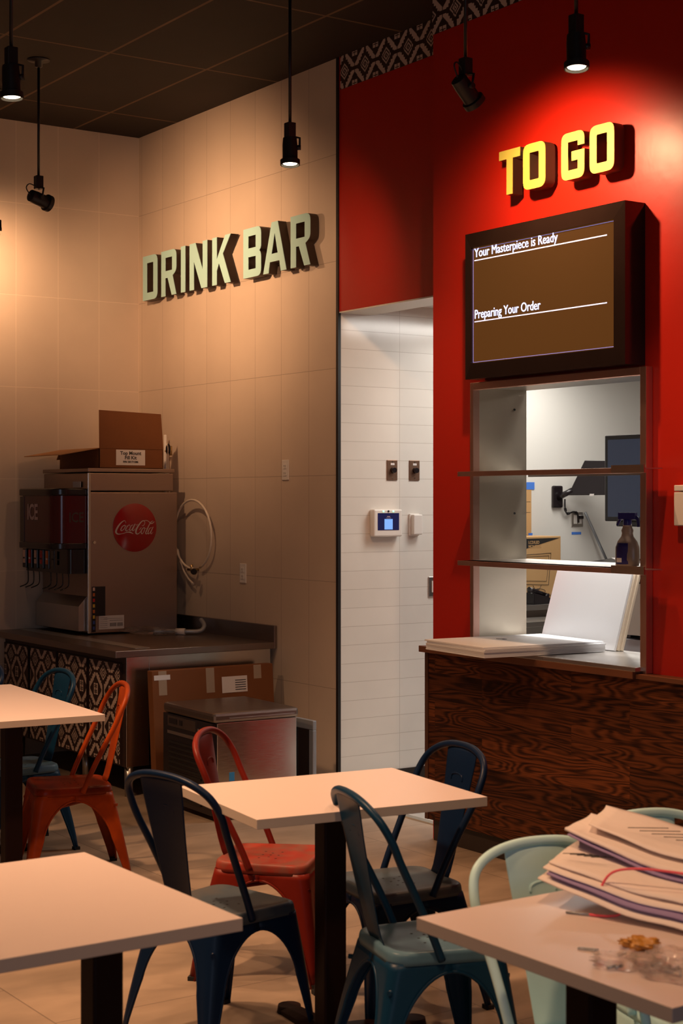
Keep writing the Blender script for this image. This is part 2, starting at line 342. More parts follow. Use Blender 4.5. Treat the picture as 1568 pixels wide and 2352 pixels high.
# pierced red wall: pieces around the pass-through in one mesh
PX0, PX1, PZ0, PZ1 = -5.80, -4.69, .945, 2.165
bm = BM()
for a in ((-6.13, PX0, YR, 5.03, 0, ZC), (PX1, 3.5, YR, 5.03, 0, ZC), (PX0, PX1, YR, 5.03, 0, PZ0-.02), (PX0, PX1, YR, 5.03, PZ1, ZC)): box(bm, *a)
struct('wall_right', bm, 'red', 'glossy red wall with the order pick-up opening')
bm = B(-10.5, 1, 12, 12.1, 0, 2.73); struct('wall_kitchen_back', bm, 'kitchen_white')
bm = B(-9.32, -9.2, 6.2, 12, 0, 2.73); struct('wall_kitchen_left', bm, 'kitchen_white', 'white wall of the kitchen carrying the monitor arm')
bm = B(-9.32, XW-.2, 6.1, 6.2, 0, 2.73); struct('wall_kitchen_front', bm, 'kitchen_white')
bm = B(.9, 1, 5.03, 12, 0, 2.73); struct('wall_kitchen_right', bm, 'kitchen_white')
bm = B(XW, XW+.012, YD, 6.2, 0, .123); struct('baseboard_passage', bm, 'toe', 'black cove base under the white passage tiles')
bm = B(XW+.012, -6.12, 4.93, 4.97, 0, .008); struct('trim_3', bm, 'chrome', 'metal threshold strip across the passage opening')
# wood-clad knee wall
bm = B(-6.10, 1.5, 4.69, YR, .104, .905); struct('trim_4', bm, 'planks', 'dark walnut plank cladding on the counter front')
bm = B(-6.125, -6.10, 4.685, 5.03, .104, .905); struct('trim_5', bm, 'darkwood', 'dark end edge of the plank cladding')
bm = B(-6.10, 1.5, 4.72, YR, 0, .104); struct('baseboard_right', bm, 'toe', 'black toe kick below the plank cladding')
bm = B(-6.135, PX1-.01, 4.655, YR, .905, .935); box(bm, PX1-.01, 1.5, 4.672, YR, .905, .925)
struct('trim_6', bm, 'capwood', 'wood cap along the top of the plank cladding', bevel=.002)

# ------------------------------------------------------------------ kilim pattern
def kilim(x, z):                # unit cell coordinates, 0..1 each way; True = light
    fx, fz = (x % 1)-.5, (z % 1)-.5
    ax, az = abs(fx), abs(fz)
    d = ax*2+az*2
    if d < .06: return True
    if d < .15: return False
    if d < .25: return True
    if d < .36: return False
    if d < .46: return True
    qx = math.floor(ax*14)/14; dd = qx*2+az*2+.06
    if az < .045 and ax > .34: return False
    if ax > .488: return False
    if ax < .045 and az > .33: return False
    if dd > .80 and d < 1.20: return True
    gx, gz = .5-ax, .5-az
    if gx < .13 and gz < .17:
        if gz > .14 or gx > .10: return True
        return (int(gz*36) % 2 == 0) if gx > .02 else (int(gz*36) % 4 == 0)
    return False
def pattern_mesh(x0, x1, z0, z1, y, pw, ph, ox=0, oz=0, nx=36, nz=40):
    bm = BM(); dx, dz = pw/nx, ph/nz
    quad(bm, [(x0, y+.0006, z0), (x1, y+.0006, z0), (x1, y+.0006, z1), (x0, y+.0006, z1)], 0)
    z = z0
    while z < z1-1e-6:
        zt = min(z+dz, z1); x = x0; run = None
        while x < x1+dx:
            on = x < x1-1e-6 and kilim((x-ox+dx/2)/pw, (z-oz+dz/2)/ph)
            if on and run is None: run = x
            if not on and run is not None:
                e = min(x, x1); quad(bm, [(run, y, z), (e, y, z), (e, y, zt), (run, y, zt)], 1); run = None
            x += dx
        z += dz
    return bm
for n, (x0, x1, y) in enumerate(((XW+.02, -6.135, YD-.004), (-6.13, 1.0, YR-.004))):
    xe = x1 if n == 0 else -4.9
    bmm = pattern_mesh(x0, xe, 3.878, ZC-.001, y, .193, .20, -7.19+.193*.5 if n == 0 else -6.05, 3.868)
    box(bmm, x0, xe, y+.001, y+.0039, 3.878, ZC-.001, 0)
    struct('trim_%d' % (7+n), bmm, ['pat_dark', 'pat_light'], ['kilim pattern border at the top of the red header', 'kilim pattern border at the top of the red wall'][n])

# ------------------------------------------------------------------ dimensional letters
h = .29
def rect(x0, y0, x1, y1): return [(x0, y0), (x1, y0), (x1, y1), (x0, y1)]
G = {
 'D': [[(0, 0), (.2, 0, .05), (.2, h, .05), (0, h)], rect(.056, .048, .145, h-.048)],
 'R': [[(0, 0), (.055, 0), (.055, .115), (.085, .115), (.14, 0), (.2, 0), (.15, .125), (.2, .15, .03), (.2, h, .045), (0, h)], rect(.055, .160, .145, h-.045)],
 'I': [rect(0, 0, .056, h)],
 'N': [[(0, 0), (.056, 0), (.056, .175), (.15, 0), (.222, 0), (.222, h), (.166, h), (.166, .115), (.075, h), (0, h)]],
 'K': [[(0, 0), (.056, 0), (.056, .085), (.082, .128), (.152, 0), (.222, 0), (.128, .182), (.222, h), (.155, h), (.056, .155), (.056, h), (0, h)]],
 'B': [[(0, 0), (.2, 0, .045), (.2, .135, .025), (.18, .148), (.2, .160, .02), (.2, h, .045), (0, h)], rect(.058, .047, .140, .120), rect(.058, .172, .140, h-.047)],
 'A': [[(0, 0), (.058, 0), (.072, .062), (.176, .062), (.19, 0), (.25, 0), (.158, h), (.092, h)], [(.092, .108), (.158, .108), (.125, .225)]],
 'T': [[(.051, 0), (.092, 0), (.092, .160), (.142, .160), (.142, .2), (0, .2), (0, .160), (.051, .160)]],
 'O': [[(0, 0, .038), (.146, 0, .038), (.146, .2, .038), (0, .2, .038)], [(.042, .040, .006), (.104, .040, .006), (.104, .160, .006), (.042, .160, .006)]],
 'G': [[(0, 0, .036), (.143, 0, .036), (.143, .118), (.064, .118), (.064, .078), (.102, .078), (.102, .040), (.042, .040), (.042, .160), (.102, .160), (.102, .138), (.143, .138), (.143, .2, .036), (0, .2, .036)]]}
def letter(ch, x, z, wall, depth, gap, facem, label):
    sp = [fillet(p) for p in G[ch]]
    me = curve_mesh(sp, depth)
    o = link('sign_letter', me, 'letter_side', (x, wall-gap-depth/2, z), FY)
    tag(o, label, 'letter')
    f = link('letter_face', curve_mesh(sp, .003), facem, (0, 0, depth/2+.0016), (0, 0, 0), o)
    f['label'] = facem+' front face of the letter'
    for sz in ((.05, .14) if ch not in 'TA' else (.05, .12)):
        p = BM(); cyl(p, ({'T': .07, 'A': .045+sz*.3, 'G': .021, 'O': .021}.get(ch, .027), sz, -depth/2-gap), (0, 0, 1), .004, .004, gap, 8)
        obj('standoff', p, 'letter_side', o)
for ch, x, lab in (('D', -9.435, 'mint green letter D, first letter of DRINK on the beige wall'), ('R', -9.180, 'mint green letter R of DRINK, between the D and the I'),
        ('I', -8.918, 'mint green letter I in the middle of DRINK'), ('N', -8.806, 'mint green letter N of DRINK, between the I and the K'),
        ('K', -8.522, 'mint green letter K at the end of DRINK'), ('B', -8.153, 'mint green letter B, first letter of BAR'),
        ('A', -7.929, 'mint green letter A in the middle of BAR'), ('R', -7.634, 'mint green letter R at the end of BAR, nearest the red wall')):
    letter(ch, x, 2.943, YD, .055, .010, 'mint', lab)
for ch, x, lab in (('T', -5.543, 'yellow letter T, first letter of TO on the red wall'), ('O', -5.380, 'yellow letter O of TO, right after the T'),
        ('G', -5.131, 'yellow letter G, first letter of GO on the red wall'), ('O', -4.956, 'yellow letter O of GO, rightmost yellow letter')):
    letter(ch, x, 2.997, YR, .055, .022, 'yellow', lab)

# ------------------------------------------------------------------ order screen
scr = thing('order_screen', 'black framed order status screen above the pick-up opening', 'screen', (-5.225, YR, 2.185))
X0, X1, Z0, Z1, Y0 = -5.742, -4.712, 2.185, 2.850, 4.62
bm = BM(); I = [(-5.695, 2.255), (-4.772, 2.782)]
def frame_part(bm, o0, o1, i0, i1, yo, yi, yb, mi=0):
    oc = [(o0[0], o0[1]), (o1[0], o0[1]), (o1[0], o1[1]), (o0[0], o1[1])]; ic = [(i0[0], i0[1]), (i1[0], i0[1]), (i1[0], i1[1]), (i0[0], i1[1])]
    for k in range(4):
        a, b_, c, d = oc[k], oc[(k+1) % 4], ic[(k+1) % 4], ic[k]
        quad(bm, [(a[0], yo, a[1]), (b_[0], yo, b_[1]), (c[0], yi, c[1]), (d[0], yi, d[1])], mi)
        quad(bm, [(a[0], yb, a[1]), (b_[0], yb, b_[1]), (b_[0], yo, b_[1]), (a[0], yo, a[1])], mi)
        quad(bm, [(d[0], yi, d[1]), (c[0], yi, c[1]), (c[0], yi+.02, c[1]), (d[0], yi+.02, d[1])], mi)
frame_part(bm, (X0, Z0), (X1, Z1), I[0], I[1], Y0+.006, Y0, YR)
quad(bm, [(X0, YR-.001, Z0), (X1, YR-.001, Z0), (X1, YR-.001, Z1), (X0, YR-.001, Z1)])
f = obj('frame', bm, 'blackgloss'); f.parent = scr; f.location = (5.225, -YR, -2.185)
def sc_add(name, bm, m, par=None):
    o = obj(name, bm, m); o.parent = scr if par is None else par
    if par is None: o.location = (5.225, -YR, -2.185)
    return o
dsp = sc_add('display', B(I[0][0]-.004, I[1][0]+.004, Y0+.012, Y0+.018, I[0][1]-.004, I[1][1]+.004), 'screen_brown')
yy = Y0+.0105; bm = BM(); lx0, lx1, lz0, lz1, t = -5.692, -4.777, 2.260, 2.777, .0022
for a in ((lx0, lx1, lz0, lz0+t), (lx0, lx1, lz1-t, lz1), (lx0, lx0+t, lz0, lz1), (lx1-t*1.5, lx1, lz0, lz1)): box(bm, a[0], a[1], yy, yy+.001, a[2], a[3])
sc_add('border_line', bm, 'screen_line', dsp)
bm = B(-5.682, -4.822, yy, yy+.001, 2.7215, 2.7265); sc_add('underline', bm, 'screen_text', dsp)
bm = B(-5.682, -4.822, yy, yy+.001, 2.4425, 2.4475); sc_add('underline', bm, 'screen_text', dsp)
for s, z, wd in (('Your Masterpiece is Ready', 2.7385, .560), ('Preparing Your Order', 2.4590, .447)):
    me = text_mesh(s, .058, .0006, 1, 0)
    xs = [v.co.x for v in me.vertices]; k = wd/(max(xs)-min(xs)); bm = BM()
    for sx in (-.0007, 0, .0007):
        for sy in (-.0003, .0003):
            n0 = len(bm.verts); bm.from_mesh(me); bm.verts.ensure_lookup_table()
            for v in bm.verts[n0:]: v.co.x = v.co.x*k+sx; v.co.y += sy
    bm.to_mesh(me); bm.free()
    o = link('screen_text', me, 'screen_text', (-5.682, yy, z), FY, dsp)

# ------------------------------------------------------------------ pass-through lining, frame and shelves
pt = thing('pass_through_frame', 'stainless steel lining and trim of the red wall opening', 'frame', (-5.245, YR, PZ0))
def pl(name, bm, m, **k):
    o = obj(name, bm, m, pt, **k); o.location = (5.245, -YR, -PZ0); return o
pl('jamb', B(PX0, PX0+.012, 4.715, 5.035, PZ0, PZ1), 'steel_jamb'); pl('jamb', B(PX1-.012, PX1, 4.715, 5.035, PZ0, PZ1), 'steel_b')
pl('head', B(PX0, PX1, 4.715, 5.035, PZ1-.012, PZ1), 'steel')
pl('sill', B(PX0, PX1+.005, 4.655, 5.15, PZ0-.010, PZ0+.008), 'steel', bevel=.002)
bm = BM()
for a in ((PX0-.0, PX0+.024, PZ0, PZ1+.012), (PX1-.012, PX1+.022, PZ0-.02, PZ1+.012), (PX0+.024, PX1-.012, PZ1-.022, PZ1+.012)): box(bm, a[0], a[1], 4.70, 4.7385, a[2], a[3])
pl('trim', bm, 'steel_red_reflect', bevel=.002)
bm = BM()
for z in (2.06, 1.57): cyl(bm, (PX0+.013, 4.96, z), (1, 0, 0), .006, .005, .003, 10)
pl('rivet', bm, 'black')
for z, lab in ((1.742, 'upper stainless shelf across the pick-up opening'), (1.335, 'lower stainless shelf across the pick-up opening, holding the spray bottle')):
    s = thing('steel_shelf', lab, 'shelf', (-5.2, 4.8, z), 0, None)
    bm = B(-5.765+5.2, -4.70+5.2, 4.60-4.8, 5.03-4.8, .016, .020); box(bm, -5.765+5.2, -4.575+5.2, 4.603-4.8, 4.606-4.8, .0, .016)
    box(bm, -5.765+5.2, -4.575+5.2, 4.60-4.8, 4.698-4.8, .016, .020); box(bm, -.565, .5, 5.025-4.8, 5.03-4.8, 0, .02)
    obj('shelf_plate', bm, 'steel', s)
    obj('front_edge', B(-5.765+5.2, -4.575+5.2, 4.598-4.8, 4.603-4.8, -.001, .021), 'steel_red_reflect', s, bevel=.001)
    obj('end_bracket', B(-4.76+5.2, -4.575+5.2, 4.594-4.8, 4.600-4.8, 0, .032), 'steel_b', s)

# ------------------------------------------------------------------ things on the opening
def boards_flat():
    rz = radians(-6); c = Vector((-5.52, 4.73))
    for i in range(6):
        z = .955+i*.0075
        bm = B(-.235, .245, -.32, .325, 0, .0068); bmesh.ops.bevel(bm, geom=[e for e in bm.edges], offset=.001, segments=1)
        last = i == 5
        o = obj('foam_board', bm, 'board', loc=(c.x+random.uniform(-.004, .004)-(.012 if last else 0), c.y+random.uniform(-.004, .004), z), rot=(0, 0, rz+random.uniform(-.006, .006)))
        where = ['bottom one', 'second from the bottom', 'third from the bottom', 'third from the top', 'second from the top', 'topmost one'][i]
        tag(o, 'white board lying flat in the stack on the counter, '+where, 'board', 'flat white boards on the counter')
        if last:
            mk = obj('pen_mark', tube(BM(), [(-.10, -.02, .0070), (-.08, .0, .0072), (-.06, .01, .0072), (-.065, -.01, .0072)], .0015, 6), 'ink', o)
boards_flat()
for i in range(3):
    bm = B(-.250, .250, -.006, .006, 0, .360)
    o = obj('foam_board', bm, 'board' if i == 0 else 'board_edge', loc=(-5.490+.010*i, 5.082+.0135*i, PZ0+.010), rot=(-radians(18), 0, 0), bevel=.001)
    tag(o, ['white board leaning in the pick-up opening, the front one facing the tables', 'cream edged board leaning in the opening, middle one of the leaning three', 'cream edged board leaning in the opening, rearmost of the leaning three'][i], 'board', 'boards leaning on the steel sill')
sb = thing('spray_bottle', 'spray bottle with blue trigger and blue label on the lower steel shelf', 'bottle', (-4.835, 4.76, 1.3555), radians(20))
bm = lathe(BM(), [(.030, 0), (.045, .004), (.047, .03), (.046, .08), (.038, .105), (.024, .125), (.021, .140), (.024, .150), (.018, .165), (.016, .178)])
for v in bm.verts: v.co.y *= .62; v.co.x *= 1.15
obj('bottle_body', bm, 'bottle', sb, smooth=True)
bm = lathe(BM(), [(.0462, .010), (.0478, .012), (.0475, .080), (.042, .098), (.030, .099)])
for v in bm.verts: v.co.y *= .64; v.co.x *= .96; v.co.x -= .005
lb = obj('label', bm, 'blue_label', sb, smooth=True)
obj('barcode', B(-.034, -.012, -.0312, -.0285, .018, .036), 'paper', lb)
bm = BM(); cyl(bm, (0, 0, .172), (0, 0, 1), .018, .017, .024, 16); box(bm, -.038, .040, -.012, .012, .196, .225)
tube(bm, cr([(-.020, 0, .205), (-.036, 0, .190), (-.046, 0, .172)]), .006, 8); tube(bm, cr([(.030, 0, .21), (.046, 0, .20), (.050, 0, .165)]), .007, 8)
obj('trigger', bm, 'blue_plastic', sb, bevel=.003)
# white box on the red wall at the right edge
th = thing('wall_thermostat', 'white plastic box on the red wall right of the opening', 'thermostat', (-4.47, YR, 1.53))
obj('housing', B(-.055, .055, -.03, 0, 0, .135), 'white_plastic', th, bevel=.004); obj('lid', B(-.052, .058, -.032, 0, .138, .162), 'white_plastic', th, bevel=.003)

# ------------------------------------------------------------------ wall devices on the white tile
def on_white(y, z): return (XW, y, z)
for y, z, lab in ((5.313, 1.801, 'left of the two bronze switch plates above the time clock'), (5.469, 1.801, 'right of the two bronze switch plates, above the small white holder')):
    s = thing('knob_switch', lab, 'switch', on_white(y, z), 0, 'bronze knob switches')
    obj('plate', B(0, .006, -.036, .036, -.057, .057), 'bronze', s, bevel=.002)
    bm = cyl(BM(), (.006, .002, 0), (1, 0, 0), .017, .014, .022, 18); obj('knob', bm, 'plastic_black', s)
    obj('label_tag', B(.006, .0075, -.012, .014, .028, .040), 'paper', s); bm = BM()
    for zz in (-.044, .046): cyl(bm, (.006, .0, zz), (1, 0, 0), .004, .004, .0015, 8)
    obj('screw', bm, 'chrome', s)
tc = thing('time_clock', 'cream wall time clock with a lit blue keypad screen', 'time clock', on_white(5.257, 1.43))
bm = B(0, .045, -.098, .098, 0, .152); obj('housing', bm, 'white_plastic', tc, bevel=.008)
s_ = obj('screen', B(.0455, .0465, -.073, .073, .036, .131), 'clock_dark', tc); obj('keypad', B(.0466, .0474, -.028, .028, .040, .098), 'clock_blue', s_)
obj('header_marks', B(.0466, .0470, -.010, .010, .110, .114, bm=B(.0466, .0470, -.016, .016, .103, .105)), 'grey_text', s_)
bm = cyl(BM(), (.0452, -.034, .141), (1, 0, 0), .005, .005, .002, 12); cyl(bm, (.0452, .034, .141), (1, 0, 0), .005, .005, .002, 12); obj('indicator_light', bm, 'green_led', tc)
obj('camera', cyl(BM(), (.0452, 0, .141), (1, 0, 0), .006, .006, .002, 12), 'black', tc)
bh = thing('card_reader', 'small white reader on the tiles right of the time clock', 'card reader', on_white(5.468, 1.432))
obj('housing', B(.012, .040, -.030, .034, .006, .120), 'white_plastic', bh, bevel=.006); obj('back_plate', B(0, .014, -.038, .030, 0, .124), 'white_plastic', bh, bevel=.003)
rs = thing('rocker_switch', 'steel edged light switch half hidden by the red wall corner', 'switch', on_white(5.605, 1.14))
obj('plate', B(0, .008, -.036, .036, -.057, .057), 'steel', rs, bevel=.003); obj('rocker', B(.008, .012, -.016, .016, -.033, .033), 'white_plastic', rs, bevel=.001)
for x, z, lab in ((-7.79, 1.807, 'white wall outlet on the beige tiles, the higher and right hand one'), (-8.264, 1.195, 'white wall outlet on the beige tiles, the lower one above the counter')):
    s = thing('wall_outlet', lab, 'outlet', (x, YD, z), 0, 'outlets on the beige wall')
    obj('plate', B(-.035, .035, -.006, 0, -.058, .058), 'white_plastic', s, bevel=.002)
    for dz in (-.021, .021):
        r_ = obj('receptacle', B(-.016, .016, -.009, -.006, dz-.014, dz+.014), 'white_plastic', s, bevel=.003)
        obj('slot', B(-.008, -.006, -.0095, -.009, dz-.004, dz+.007, bm=B(.006, .008, -.0095, -.009, dz-.004, dz+.006)), 'ink', r_)

# ------------------------------------------------------------------ pendant track heads
def pendant(loc, d, lit, label, yoke=1, canopy=True, sc=1):
    t = thing('pendant_spotlight', label, 'spotlight', (loc[0], loc[1], ZC), 0, 'black pendant spotlights')
    H = loc[2]-ZC                       # adapter top
    obj('stem', tube(BM(), [(0, 0, -.02), (0, 0, H)], .0075, 10), 'black', t)
    obj('canopy', lathe(BM(), [(.062, 0), (.062, -.006), (.022, -.010), (.020, -.04), (.010, -.045)]), 'black', t)
    obj('adapter', B(-.021, .021, -.021, .021, H-.070, H+.002), 'black', t, bevel=.003)
    c = Vector((0, 0, H-.125)); d = Vector(d).normalized()
    side = d.cross(Vector((0, 0, 1)))
    if side.length < .2: side = Vector((.566, .825, 0))
    side.normalize(); q = d.to_track_quat('Z', 'Y')
    bm = lathe(BM(), [(.020, -.062), (.033, -.055), (.036, -.02), (.036, .035), (.037, .048), (.047, .052), (.047, .075), (.042, .076), (.040, .066)], seg=24)
    hd = obj('lamp_head', bm, 'black', t, smooth='auto', loc=c, rot=q.to_euler())
    lm = obj('lamp_lens', lathe(BM(), [(.034, .0662), (.034, .0672), (.002, .0690)], seg=24), 'lamp' if lit else 'black', hd)
    lm['label'] = 'glowing lamp lens' if lit else 'unlit or turned away lens'
    ys = side*.046*yoke
    bm = tube(BM(), [c-d*.01+ys*.9, c-d*.01+ys, c+ys+Vector((0, 0, .055)), c+ys*.3+Vector((0, 0, .062)), Vector((0, 0, H-.07))], .0055, 8)
    cyl(bm, c-d*.01+ys*.6, ys, .012, .012, .024, 12)
    obj('yoke', bm, 'black', t)
    w = cr([c-d*.055, c-d*.085+Vector((0, 0, .03)), c-d*.06+Vector((0, 0, .062)), Vector((0, 0, H-.066))], 5)
    obj('lamp_cord', tube(BM(), w, .0032, 6), 'black', t)
    return Vector((loc[0], loc[1], ZC))+c+d*.10
PEND = [((-5.953, 2.502, 3.417), (.05, .02, -1), True, 'lit pendant spotlight at the upper left corner, shining straight down', 40, 70),
 ((-8.224, 3.617, 3.417), (-.22, .93, -.22), True, 'pendant spotlight hanging from a round ceiling plate, turned towards DRINK', 95, 112),
 ((-8.985, 3.66, 3.36), (-.86, .28, -.34), True, 'pendant spotlight cut by the left edge of the frame', 36, 124),
 ((-6.394, 4.089, 3.417), (.10, -.05, -1), True, 'lit pendant spotlight hanging before the beige wall right of BAR', 42, 112),
 ((-5.06, 4.078, 3.417), (-.08, .75, -.65), True, 'pendant spotlight tilted towards the red wall, its lens turned away', 92, 136),
 ((-4.376, 4.048, 3.417), (.10, -.06, -1), True, 'bright pendant spotlight hanging above the TO GO letters', 100, 96)]
for loc, d, lit, lab, pw, an in PEND:
    p = pendant(loc, d, lit, lab)
    if lit and pw: spot('pendant_or_wash_lamp', p, {0: p+Vector(d)}.get(1, p+Vector(d)), pw, an, 1, WARM, .03)
# extra unseen spot added beside a pendant to wash the beige wall
spot('pendant_or_wash_lamp', (-6.52, 4.12, 3.20), (-7.75, 4.954, 2.55), 26, 100, 1, WARM, .04)

# ------------------------------------------------------------------ drink counter
dc = thing('drink_counter', 'steel topped drink counter with four kilim patterned doors', 'counter', (-8.75, 4.45, 0))
def dcp(name, bm, m, par=None, **k):
    o = obj(name, bm, m, par or dc, **k)
    if par is None: o.location = (8.75, -4.45, 0)
    return o
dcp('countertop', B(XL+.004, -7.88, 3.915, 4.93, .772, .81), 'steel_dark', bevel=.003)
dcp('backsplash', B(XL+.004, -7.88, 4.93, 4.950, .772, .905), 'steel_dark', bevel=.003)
dcp('drip_grate', B(-9.55, -7.96, 4.075, 4.165, .8102, .8130), 'steel_v')
bm = BM(); box(bm, -9.60, -7.92, 4.004, 4.93, .165, .772)
for v in bm.verts: pass
bm.free(); bm = BM()
box(bm, -9.60, -7.94, 4.006, 4.93, .165, .185); box(bm, -9.60, -7.94, 4.86, 4.93, .165, .772); box(bm, -9.60, -9.58, 4.006, 4.93, .165, .772)
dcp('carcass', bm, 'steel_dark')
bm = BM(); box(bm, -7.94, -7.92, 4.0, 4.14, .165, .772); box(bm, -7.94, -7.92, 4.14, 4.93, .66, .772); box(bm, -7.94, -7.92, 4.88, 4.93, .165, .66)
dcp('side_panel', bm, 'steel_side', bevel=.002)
dcp('face_frame', B(-9.60, -7.922, 3.996, 4.006, .165, .772), 'pat_dark')
for i, (a, b_) in enumerate(((-9.595, -9.222), (-9.187, -8.811), (-8.774, -8.389), (-8.355, -7.965))):
    bm = pattern_mesh(a+.004, b_-.004, .178, .728, 3.984, .187, .200, -9.5775, .565); box(bm, a, b_, 3.986, 3.996, .172, .734, 0)
    d_ = dcp('door', bm, ['pat_dark', 'pat_light'])
bm = BM()
for x, y in ((-7.95, 4.03), (-8.55, 4.05), (-9.1, 4.05), (-9.55, 4.05), (-7.95, 4.88), (-9.55, 4.88)): pass
for x, y in ((-7.95, 4.03), (-8.55, 4.06), (-9.5, 4.06), (-7.95, 4.88), (-9.5, 4.88)):
    dcp('leg', cyl(BM(), (x, y, 0), (0, 0, 1), .022, .026, .165, 14), 'steel')

# ------------------------------------------------------------------ drink dispenser
dd = thing('drink_dispenser', 'tall stainless ice and soda dispenser with a red round sign', 'drink dispenser', (-9.25, 4.55, .81))
def ddp(name, bm, m, par=None, **k):
    o = obj(name, bm, m, par or dd, **k)
    if par is None: o.location = (9.25, -4.55, -.81)
    return o
DX0, DX1, DY0, DY1 = -9.60, -8.92, 4.25, 4.862
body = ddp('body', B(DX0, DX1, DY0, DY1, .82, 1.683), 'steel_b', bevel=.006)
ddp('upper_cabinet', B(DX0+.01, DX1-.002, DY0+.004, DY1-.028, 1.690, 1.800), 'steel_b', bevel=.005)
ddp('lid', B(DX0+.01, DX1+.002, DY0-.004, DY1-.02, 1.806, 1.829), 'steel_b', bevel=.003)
ddp('corner_trim', B(DX1-.004, DX1+.004, DY0-.006, DY0+.012, .82, 1.80), 'chrome', bevel=.002)
bm = BM()
for x in (DX0+.05, DX1-.05):
    for y in (DY0+.05, DY1-.05): cyl(bm, (x, y, .8105), (0, 0, 1), .02, .02, .012, 12)
ddp('feet', bm, 'black')
ddp('lock', cyl(BM(), (DX1, DY0+.035, 1.375), (1, 0, 0), .011, .009, .012, 14), 'chrome')
# merchandiser: curved plastic box
def rbox(x0, x1, y0, y1, z0, z1, r, front=True):
    ol = fillet([(x0, y1), (x0, y0, r*.5), (x1, y0, r), (x1, y1)], 8)
    bm = BM(); a = [bm.verts.new((p.x, p.y, z0)) for p in ol]; b_ = [bm.verts.new((p.x, p.y, z1)) for p in ol]; n = len(ol)
    for k in range(n):
        f = bm.faces.new((a[k], a[(k+1) % n], b_[(k+1) % n], b_[k])); f.smooth = True
    bm.faces.new(a[::-1]); bm.faces.new(b_); return bm
md = ddp('merchandiser', rbox(-9.455, -8.935, 4.035, DY0-.001, 1.370, 1.660, .10), 'red_panel', smooth='auto')
ddp('merchandiser_cap', rbox(-9.475, -8.932, 4.02, DY0-.001, 1.660, 1.705, .11), 'plastic_black', bevel=.008, smooth='auto')
ddp('merchandiser_base', rbox(-9.475, -8.932, 4.02, DY0-.001, 1.335, 1.372, .11), 'plastic_black', bevel=.004, smooth='auto')
def on_md(name, me, m, loc, rot):
    o = link(name, me, m, loc, rot, md); return o
on_md('ice_lettering', text_mesh('ICE', .135, .001, .82, .003), 'grey_text', (-9.345, 4.0335, 1.515), FY)
on_md('faint_lettering', text_mesh('ICE', .085, .001, .8, .001), 'grey_panel', (-8.9345, 4.125, 1.50), FX)
obj('grey_edge', B(-9.452, -9.39, 4.032, 4.036, 1.374, 1.656), 'grey_panel', md)
ddp('valve_block', rbox(-9.59, -8.945, 4.13, DY0-.001, 1.185, 1.333, .03), 'plastic_black', smooth='auto')
lab = ['l_white', 'l_red', 'l_white', 'l_red', 'l_orange', 'grey_panel', 'l_green', 'l_bright']
for i in range(8):
    x = -9.565+i*.078; y = 4.108+i*.004
    v = ddp('valve', B(x-.026, x+.026, y, 4.14+i*.003, 1.205, 1.325), 'plastic_black', bevel=.004)
    obj('flavour_label', B(x-.016, x+.018, y-.002, y, 1.235, 1.318), lab[i], v)
    obj('label_stripe', B(x-.012, x+.014, y-.0028, y-.0018, 1.262, 1.272), 'paper' if i in (1, 4, 7) else 'ink', v)
    if i not in (3,):
        obj('lever', tube(BM(), cr([(x+.01, y+.02, 1.206), (x+.01, y+.024, 1.15), (x+.008, y+.018, 1.105), (x+.004, y-.03, 1.083)], 5), .0035, 7), 'plastic_black', v)
bm = BM(); box(bm, -9.578, -8.945, 4.195, DY0-.001, .835, .985)
for a in (quad(bm, [(-9.578, 4.195, .985), (-8.945, 4.195, .985), (-8.945, DY0-.001, 1.045), (-9.578, DY0-.001, 1.045)]),): pass
quad(bm, [(-8.945, 4.195, .985), (-8.945, DY0-.001, .985), (-8.945, DY0-.001, 1.045), (-8.945, 4.195, .985)][:3])
ddp('splash_panel', bm, 'steel')
